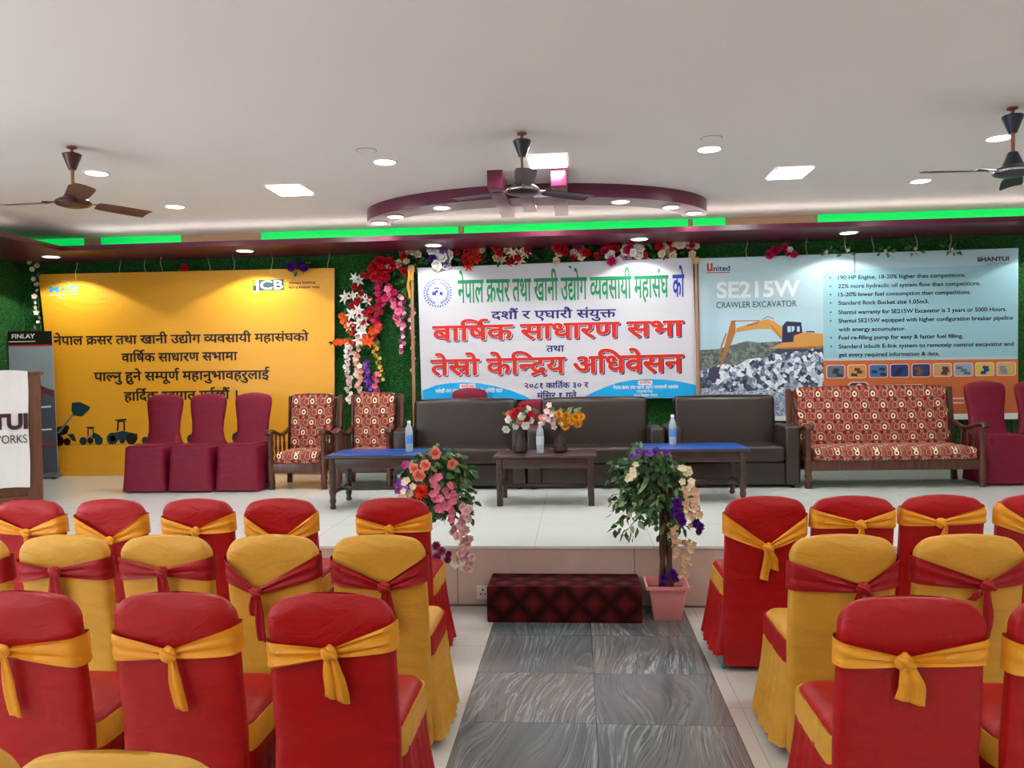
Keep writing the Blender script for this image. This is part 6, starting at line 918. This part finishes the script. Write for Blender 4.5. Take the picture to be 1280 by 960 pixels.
# step box, outlet
t = thing('step_box', 'low step box covered in maroon diamond carpet, before the stage', 'step', (-.1,5.2,0))
MB().rbox(-.49,.49,-.165,.165,0,.228,.012,3).build('carpet_cover', M['carpet'], t); MB().tube([(-.482,-.158,.225),(.482,-.158,.225),(.482,.158,.225),(-.482,.158,.225),(-.482,-.158,.225)], .007, 6).build('edge_roll', M['carpet'], t)
t = thing('wall_outlet', 'white power outlet on the stage riser left of the step box', 'outlet', (-.655,5.386,.095))
MB().rbox(-.045,.045,-.012,.009,-.045,.045,.004).build('plate', M['white'], t)
m = MB()
for x, z in ((0,.02),(-.014,-.008),(.014,-.008)): m.lathe([(.006,-.0125),(.006,-.0118)], 10, (x,0,z), 'Y')
m.build('sockets', M['black'], t); MB().rbox(.022,.034,-.016,-.011,-.012,.012,.002).build('switch', M['white'], t)

# potted plants
def pot(t, mat):
    def sq(s, z, r=.012): return [(a,b,z) for a,b in rrect(-s,-s,s,s,r,3)]
    MB().grid([sq(.085,0),sq(.088,.004),sq(.118,.205),sq(.136,.205),sq(.136,.225),sq(.126,.225),sq(.112,.17)], True, True).build('pot', mat, t)
    MB().grid([sq(.112,.168),sq(.112,.172)], True, True).build('soil', plain('pebble_soil',(120,96,76),.9,0,.2,(50,1,.02),.3), t)
def plant(x, y, label, trunk_h, crown, spec, seed, flip):
    R_ = random.Random(seed); t = thing('potted_plant', label, 'potted plant', (x,y,0), 0, 'potted artificial plants before the stage')
    pot(t, plain('pink_plastic_pot',(232,150,150),.4))
    m = MB()
    for i in range(4):
        a = i*1.6; m.tube([(.035*math.cos(a),.035*math.sin(a),.16),(.03*math.cos(a+.8),.03*math.sin(a+.8),.4),(.025*math.cos(a+1.6),.025*math.sin(a+1.6),.65),(.05*math.cos(a+2),.05*math.sin(a+2),trunk_h)], [.02,.017,.014,.01], 7)
    m.build('trunk', M['bark'], t)
    br = MB(); L1, L2, L3 = MB(), MB(), MB(); cx, cz, rx, rz = crown
    for i in range(230):
        a = R_.uniform(0,6.28); q = math.sqrt(R_.random()); top = cz+rz*(1-.55*q*q); bot = cz-rz*(.1+1.5*q*q*(.5+.5*R_.random()))
        tip = Vector((cx+rx*q*math.cos(a), rx*.75*q*math.sin(a), top+(bot-top)*R_.random()))
        p0 = Vector((cx*.5*R_.random(), 0, min(trunk_h, max(tip.z-.05, cz-.15)))); mid = p0.lerp(tip,.55)+Vector((0,0,.05))
        if i % 3 == 0: br.tube([p0, mid, tip], [.005,.004,.002], 5)
        for k in range(5):
            p = mid.lerp(tip, .35+.65*k/4)+Vector((R_.uniform(-.02,.02),R_.uniform(-.02,.02),R_.uniform(-.02,.02)))
            d = (tip-mid).normalized()*.8+Vector((R_.uniform(-1,1),R_.uniform(-1,1),R_.uniform(-1.1,.3)))
            leaf((L1,L1,L2,L3,L2)[R_.randrange(5)], p, d, R_.uniform(.05,.08), R_.uniform(.013,.019))
    br.build('branches', plain('pale_twig',(120,92,66),.8), t)
    L1.build('dark_leaves', M['dark_leaf'], t); L2.build('green_leaves', M['green_leaf'], t); L3.build('pale_leaves', M['pale_leaf'], t)
    for kind, mat, r, pts in spec:
        for p in pts:
            bloom(t, p, kind, mat, r*R_.uniform(.85,1.15), (p[0]*1.5+R_.uniform(-.4,.4), -1, R_.uniform(-.3,.5)))
    return t
def spray(x0, z0, x1, z1, n, y=-.16, sp=.03): return [(x0+(x1-x0)*i/(n-1)+rnd.uniform(-sp,sp), y+rnd.uniform(-.05,.05), z0+(z1-z0)*i/(n-1)+rnd.uniform(-sp,sp)*.7) for i in range(n)]
plant(.555,5.19,'leafy artificial tree with purple blooms in the pink pot right of the step box', .98, (-.105,.84,.25,.27),
  [('blossom','peach',.02,spray(.12,.86,.16,.64,34,-.2,.045)+spray(.04,.62,.03,.45,18,-.16,.03)+spray(.13,.52,.09,.28,22,-.14,.03)),('mum','purple',.03,spray(.03,.78,.06,.66,8,-.22,.02)+spray(.15,.66,.18,.60,4,-.2,.02)+[(-.02,-.08,.27),(.03,-.08,.30),(-.03,-.07,.22),(.05,-.08,.27)]),('mum','violet',.022,spray(-.2,1.06,.0,1.08,9,-.12,.02)),('blossom','cream',.024,spray(.08,1.0,.14,.86,9,-.22,.03)+spray(-.2,1.0,-.22,.9,6,-.2,.03))], 5, 1)
plant(-1.04,5.10,'potted artificial plant with drooping pink and orange flowers left of the step box', .98, (.13,.86,.25,.25),
  [(k_, m_, r_, [(x+.13,y,z) for x,y,z in ps]) for k_, m_, r_, ps in [('rose','salmon',.036,[(-.1,-.2,1.0),(-.03,-.2,1.02),(.02,-.15,1.09),(-.07,-.22,.96),(.12,-.12,1.02)]),('mum','scarlet',.045,[(-.05,-.24,.86)]),('blossom','mauve',.03,[(-.18,-.2,.9),(-.2,-.2,.87),(-.16,-.18,1.02),(-.14,-.2,.76),(-.1,-.2,.74),(-.06,-.2,.72),(-.18,-.2,.78),(-.12,-.2,.8)]),('blossom','violet',.028,[(-.19,-.22,.93),(-.16,-.22,.88),(-.21,-.2,.9)]),('blossom','cream',.024,spray(-.13,.92,-.16,.74,20,-.22)),('blossom','pinkf',.025,spray(.03,.95,.06,.76,20,-.22)+spray(.1,.88,.13,.7,14,-.2)),
   ('rose','palepink',.026,spray(.2,.76,.20,.6,14,-.18,.03)+spray(.13,.62,.2,.42,12,-.16,.03)+spray(.22,.55,.22,.36,9,-.16,.02)),('blossom','whitef',.024,spray(.12,.40,.21,.36,8,-.15,.02)),('mum','mauve',.028,spray(.0,.5,.08,.44,6,-.15,.03))]], 11, -1)

# ------------------------------------------------------------------ banquet chairs
def chair(x, y, kind, label, knot=(0,.70), edge=.77, tails=((.01,.18,0),), bandw=.055, rz=0, seed=0, group=None, hem=.035, edge2=None, fl=.002, fr=.002, wide=1.0):
    R_ = random.Random(seed); cover, sash, band = (M['red'], M['goldsash'], M['gold']) if kind == 'red' else (M['gold'], M['redsash'], M['red'])
    t = thing('banquet_chair', label, 'chair', (x,y+.055,0), rz, group); t.scale = (wide,1,1)
    ZT = .925; r = .070
    def lean(z): return -.06*max(0,(z-.46)/.46)
    def hw(z):
        w_ = .203 - .006*min(1,max(0,(z-.1)/.6))
        if z > ZT-.02-r: q = (z-(ZT-.02-r))/r; w_ = w_-r*.9+r*.9*math.sqrt(max(0,1-min(1,q)**2))
        return w_
    rows = []; zs = [.03,.1,.2,.3,.4,.46,.52,.58,.64,.70,.75,.79]+[.828+.077*math.sin(i/10*PI/2) for i in range(11)]
    n_ = 44
    for z in zs:
        w_ = hw(z); th = .036*(1-max(0,(z-.84)/.065)**2*.55); L = []
        for i in range(n_):
            a = 2*PI*i/n_; cx, sy = math.cos(a), math.sin(a)
            px = w_*math.copysign(abs(cx)**.28, cx); py = th*math.copysign(abs(sy)**.5, sy)
            arch = .018*(1-(px/.2)**2)*min(1,max(0,(z-.6)/.3))
            wr = .003*math.sin(px*30+z*21+seed)+.003*math.sin(z*44-px*17+seed*2)+(.006*math.sin(px*26+seed)*max(0,(.5-z)) if z < .5 else 0)
            L.append((px, .036+lean(z)+py+(wr if sy < 0 else 0), z+arch))
        rows.append(L)
    w_ = hw(.9049); rows.append([(p[0]*.8, .036+lean(.91)+(p[1]-.036-lean(.91))*.5, p[2]+.006) for p in rows[-1]])
    m = MB().grid(rows, True, True); m.build('backrest_cover', cover, t, smooth=70)
    # seat, contrast band, pleated skirt
    def rr(hx, y0, y1, z, rad=.06, n=9): return [(a,b,z) for a,b in rrect(-hx, y0, hx, y1, rad, n)]
    rows = [rr(.186,.06,.49,.39),rr(.191,.06,.496,.44),rr(.189,.06,.494,.466),rr(.179,.065,.484,.482),rr(.16,.09,.45,.490)]
    MB().grid(rows, True, True).build('seat_cover', cover, t, smooth=60)
    def dense(hx, y0, y1, rad, per=16):
        b = rrect(-hx, y0, hx, y1, rad, 6); out = []
        for i in range(len(b)):
            p, q = b[i], b[(i+1)%len(b)]; d = math.hypot(p[0]-q[0], p[1]-q[1]); k = max(1,int(d/.012))
            for j in range(k): out.append((p[0]+(q[0]-p[0])*j/k, p[1]+(q[1]-p[1])*j/k))
        return out
    base = dense(.192,.055,.498,.06)
    def offs(base, d, z, amp=0, nf=22, flare=0):
        o = []
        for i, (a, b) in enumerate(base):
            cx, cy = a, b-.27; l = math.hypot(cx/.206, cy/.222); nx, ny = (cx/.206)**3, (cy/.222)**3; ll = math.hypot(nx,ny) or 1
            sd = fr if cx > 0 else fl; k_ = min(1,abs(nx)/ll); fk = (1-k_)*.03+k_*sd; dd = d+flare*fk+amp*(.25+.75*fk/.045)*(.5+.5*math.sin(2*PI*nf*i/len(base)+seed)+.25*math.sin(2*PI*9*i/len(base)+seed*3)); px, py = a+nx/ll*dd, b+ny/ll*dd
            o.append((px, max(.048,py), z))
        return o
    bnd = []
    for z, d in ((.462,-.004),(.466,.006),(.45,.009),(.41,.011),(.383,.012),(.382,.006)):
        bnd.append([(p[0],p[1],z-.012*max(0,math.sin(p[0]*14+seed)) *(1 if z < .4 else 0)) for p in offs(base,d,z)])
    MB().grid(bnd, True).build('seat_band', band, t, smooth=60)
    sk = [offs(base, .006, .41)]+[offs(base, .008, .395-(.395-hem)*v, .003+.015*v, 22, v**1.3) for v in (.05,.15,.3,.5,.7,.85,1.0)]
    MB().grid(sk, True).build('skirt', cover, t, smooth=70)
    for sx in (-1,1):
        for yy in (.07,.45): MB().tube([(sx*.17,yy,.4),(sx*(.2 if hem > .05 else .165),yy+(-.015 if hem > .05 else .0)*(1 if yy < .2 else -1),0)], .012, 8).build('leg', M['teal'], t)
    # sash: tied strip round the back
    kx, kz = knot; e2 = edge if edge2 is None else edge2; rows = []; nu, nv = 44, 8
    def rear(z, px): return .036+lean(z)-.036*(max(0,1-min(1,abs(px)/(hw(z)+.004))**7.14))**.25-.013
    for j in range(nv+1):
        v = -1+2*j/nv; L = []
        for i in range(nu+1):
            u = -1+2*i/nu; s = abs(u-kx/.2)/(1+abs(kx/.2)*(1 if (u<kx/.2)==(kx>0) else -1)); s = min(1,s)
            ez = edge if u < kx/.2 else e2
            zc = kz+(ez-kz)*s**1.05; h = .013+(bandw-.013)*s**.85; z = zc+v*h
            px = u*(hw(z)+.009); fold = .006*math.sin(v*6.5+seed+u*2)*(1-.4*s)+.003*math.sin(v*13+seed*2)
            L.append((px, rear(z, px)+fold-.010*(1-s), z))
        zz = e2+v*bandw; W_ = hw(zz)+.009; yb = .036+lean(zz)
        L += [(W_+.002, yb+.01, zz),(W_-.01, yb+.043, zz),(0, yb+.046, (zz+edge+v*bandw)/2)]
        zz = edge+v*bandw; W_ = hw(zz)+.009; yb = .036+lean(zz); L += [(-W_+.01, yb+.043, zz),(-W_-.002, yb+.01, zz)]
        rows.append(L)
    so = MB().grid(rows, True).build('sash', sash, t, smooth=75)
    ky = rear(kz,kx)-.014; m = MB()
    rows = []
    for j in range(9):
        ph = PI*(j+.15)/8.3
        rows.append([(kx+.026*math.sin(ph)*math.cos(a)*(1+.16*math.sin(a*3+seed)), ky+.016*math.sin(ph)*math.sin(a), kz+.002-.024*math.cos(ph)+.004*math.sin(a*2+seed)) for a in [2*PI*i/14 for i in range(14)]])
    m.grid(rows, True, True).tube([(kx-.022,ky-.006,kz+.014),(kx,ky-.017,kz+.004),(kx+.022,ky-.006,kz-.012)], [.008,.011,.008], 8); m.build('knot', sash, so, smooth=80)
    for dx, ln_, ang in tails:
        rows = []; steps = 9
        for j in range(steps+1):
            v = j/steps; z = kz-.012-ln_*v*math.cos(ang); cx = kx+dx+ln_*v*math.sin(ang)+.004*math.sin(v*5+seed)
            ww = .010+.010*min(1,v*2.2); yy = rear(max(z,.1),cx)-.007-.012*(1-v)-.003*math.sin(v*6+seed)
            rows.append([(cx+ww*math.cos(a), yy+.005*math.sin(a)+.004*math.sin(math.cos(a)*4+seed), z-.25*ww*math.cos(a)*(v>.99)) for a in [2*PI*i/12 for i in range(12)]])
        MB().grid(rows, True, True).build('tail', sash, so, smooth=75)
    return t
G3L, G2L, G1L, G0L = 'red chairs in the row nearest the stage', 'gold chairs in the second row', 'red chairs in the third row', 'gold chairs in the row nearest the camera'
RC = 'red chair, gold sash, '; GC = 'gold chair, red sash, '
Y3, Y2, Y1, Y0 = 4.19, 3.23, 2.36, 1.33
# row nearest the stage
chair(-3.06,Y3,'red',RC+'row nearest the stage, fifth left of the aisle',(.01,.745),.80,((.0,.2,.0),),.05,0,1,G3L,edge2=.79)
chair(-2.583,Y3,'red',RC+'row nearest the stage, fourth left of the aisle, long tail',(.012,.70),.79,((-.012,.16,.02),),.055,0,2,G3L)
chair(-2.083,Y3,'red',RC+'row nearest the stage, third left of the aisle, small tight knot',(.01,.755),.785,((-.012,.10,-.1),(.0,.09,.15)),.05,0,3,G3L,edge2=.80)
chair(-1.615,Y3,'red',RC+'row nearest the stage, second left of the aisle',(.0,.69),.79,((0,.17,.05),),.055,0,4,G3L,edge2=.80)
chair(-.993,Y3,'red',RC+'row nearest the stage, beside the aisle on the left',(-.01,.765),.785,((-.01,.1,-.2),(.01,.1,.2)),.05,0,5,G3L,edge2=.80,fr=.045)
chair(.965,Y3,'red',RC+'row nearest the stage, aisle seat on the right, teal leg showing',(.005,.665),.785,((-.008,.16,-.02),(.012,.11,.25)),.055,0,6,G3L,.07,fl=.045,wide=1.04)
chair(1.405,Y3,'red',RC+'row nearest the stage, second right of the aisle',(.02,.785),.815,((.0,.13,0),),.05,0,7,G3L,wide=1.04)
chair(1.855,Y3+.02,'red',RC+'row nearest the stage, third right of the aisle, round knot',(-.03,.79),.82,((.02,.14,.02),),.045,0,8,G3L,edge2=.835,wide=1.04)
chair(2.33,Y3+.02,'red',RC+'row nearest the stage, at the right edge of the photo',(.06,.70),.83,((.0,.16,0),),.055,0,9,G3L,wide=1.04)
# second row, gold
chair(-2.67,Y2,'gold',GC+'second row, cut by the left edge of the photo',(-.03,.70),.78,((.0,.2,.03),),.055,0,11,G2L)
chair(-2.21,Y2,'gold',GC+'second row, fourth left of the aisle, crossed tails',(-.01,.775),.775,((-.012,.2,-.2),(.006,.2,.02)),.05,0,12,G2L,edge2=.785)
chair(-1.752,Y2,'gold',GC+'second row, third left of the aisle, broad tail pair',(.005,.775),.79,((-.012,.22,.0),(.012,.22,.0)),.052,0,13,G2L,edge2=.785)
chair(-1.287,Y2,'gold',GC+'second row, second left of the aisle, deep V sash',(-.06,.69),.79,((-.014,.09,.0),(.01,.2,.0)),.05,0,14,G2L,edge2=.80)
chair(-.832,Y2,'gold',GC+'second row, beside the aisle on the left',(.03,.715),.78,((.0,.16,.0),(.015,.16,.1)),.055,0,15,G2L,edge2=.79,fr=.045)
chair(1.046,Y2,'gold',GC+'second row, beside the aisle on the right',(.06,.72),.765,((-.01,.12,-.05),(.02,.05,.6)),.06,0,16,G2L,edge2=.785,fl=.045,wide=1.04)
chair(1.525,Y2,'gold',GC+'second row, second right of the aisle, side bow',(.05,.735),.79,((-.02,.06,-.6),(.005,.2,.0)),.055,0,17,G2L,edge2=.795,wide=1.04)
chair(2.02,Y2,'gold',GC+'second row, past the right edge of the photo',(.0,.72),.785,((.0,.2,.0),),.055,0,18,G2L,wide=1.04)
# third row, red
chair(-1.775,Y1,'red',RC+'third row, cut by the left edge of the photo',(-.03,.745),.755,((.01,.20,.03),),.05,0,21,G1L,edge2=.74)
chair(-1.262,Y1,'red',RC+'third row, second left of the aisle, one straight tail',(.0,.745),.76,((.012,.17,.04),),.045,0,22,G1L,edge2=.785)
chair(-.765,Y1,'red',RC+'third row, beside the aisle on the left, two fanned tails',(.01,.755),.735,((-.004,.135,-.04),(.014,.15,.10)),.045,0,23,G1L,edge2=.80,fr=.045)
chair(.958,Y1,'red',RC+'third row, beside the aisle on the right, fanned tails',(-.035,.75),.76,((.002,.11,.02),(.022,.125,.2)),.04,0,24,G1L,edge2=.775,fl=.045,wide=1.04)
chair(1.44,Y1,'red',RC+'third row, cut by the right edge of the photo',(.03,.73),.755,((.0,.17,.0),),.05,0,25,G1L,wide=1.04)
# row nearest the camera, gold
chair(-.84,Y0,'gold',GC+'nearest the camera, top edge only, at the bottom of the photo',(.0,.70),.78,((.0,.2,.0),),.055,0,31,G0L)
chair(-1.255,Y0+.04,'gold',GC+'nearest the camera, corner only, at the bottom left of the photo',(.0,.70),.78,((.0,.2,.0),),.055,0,32,G0L)
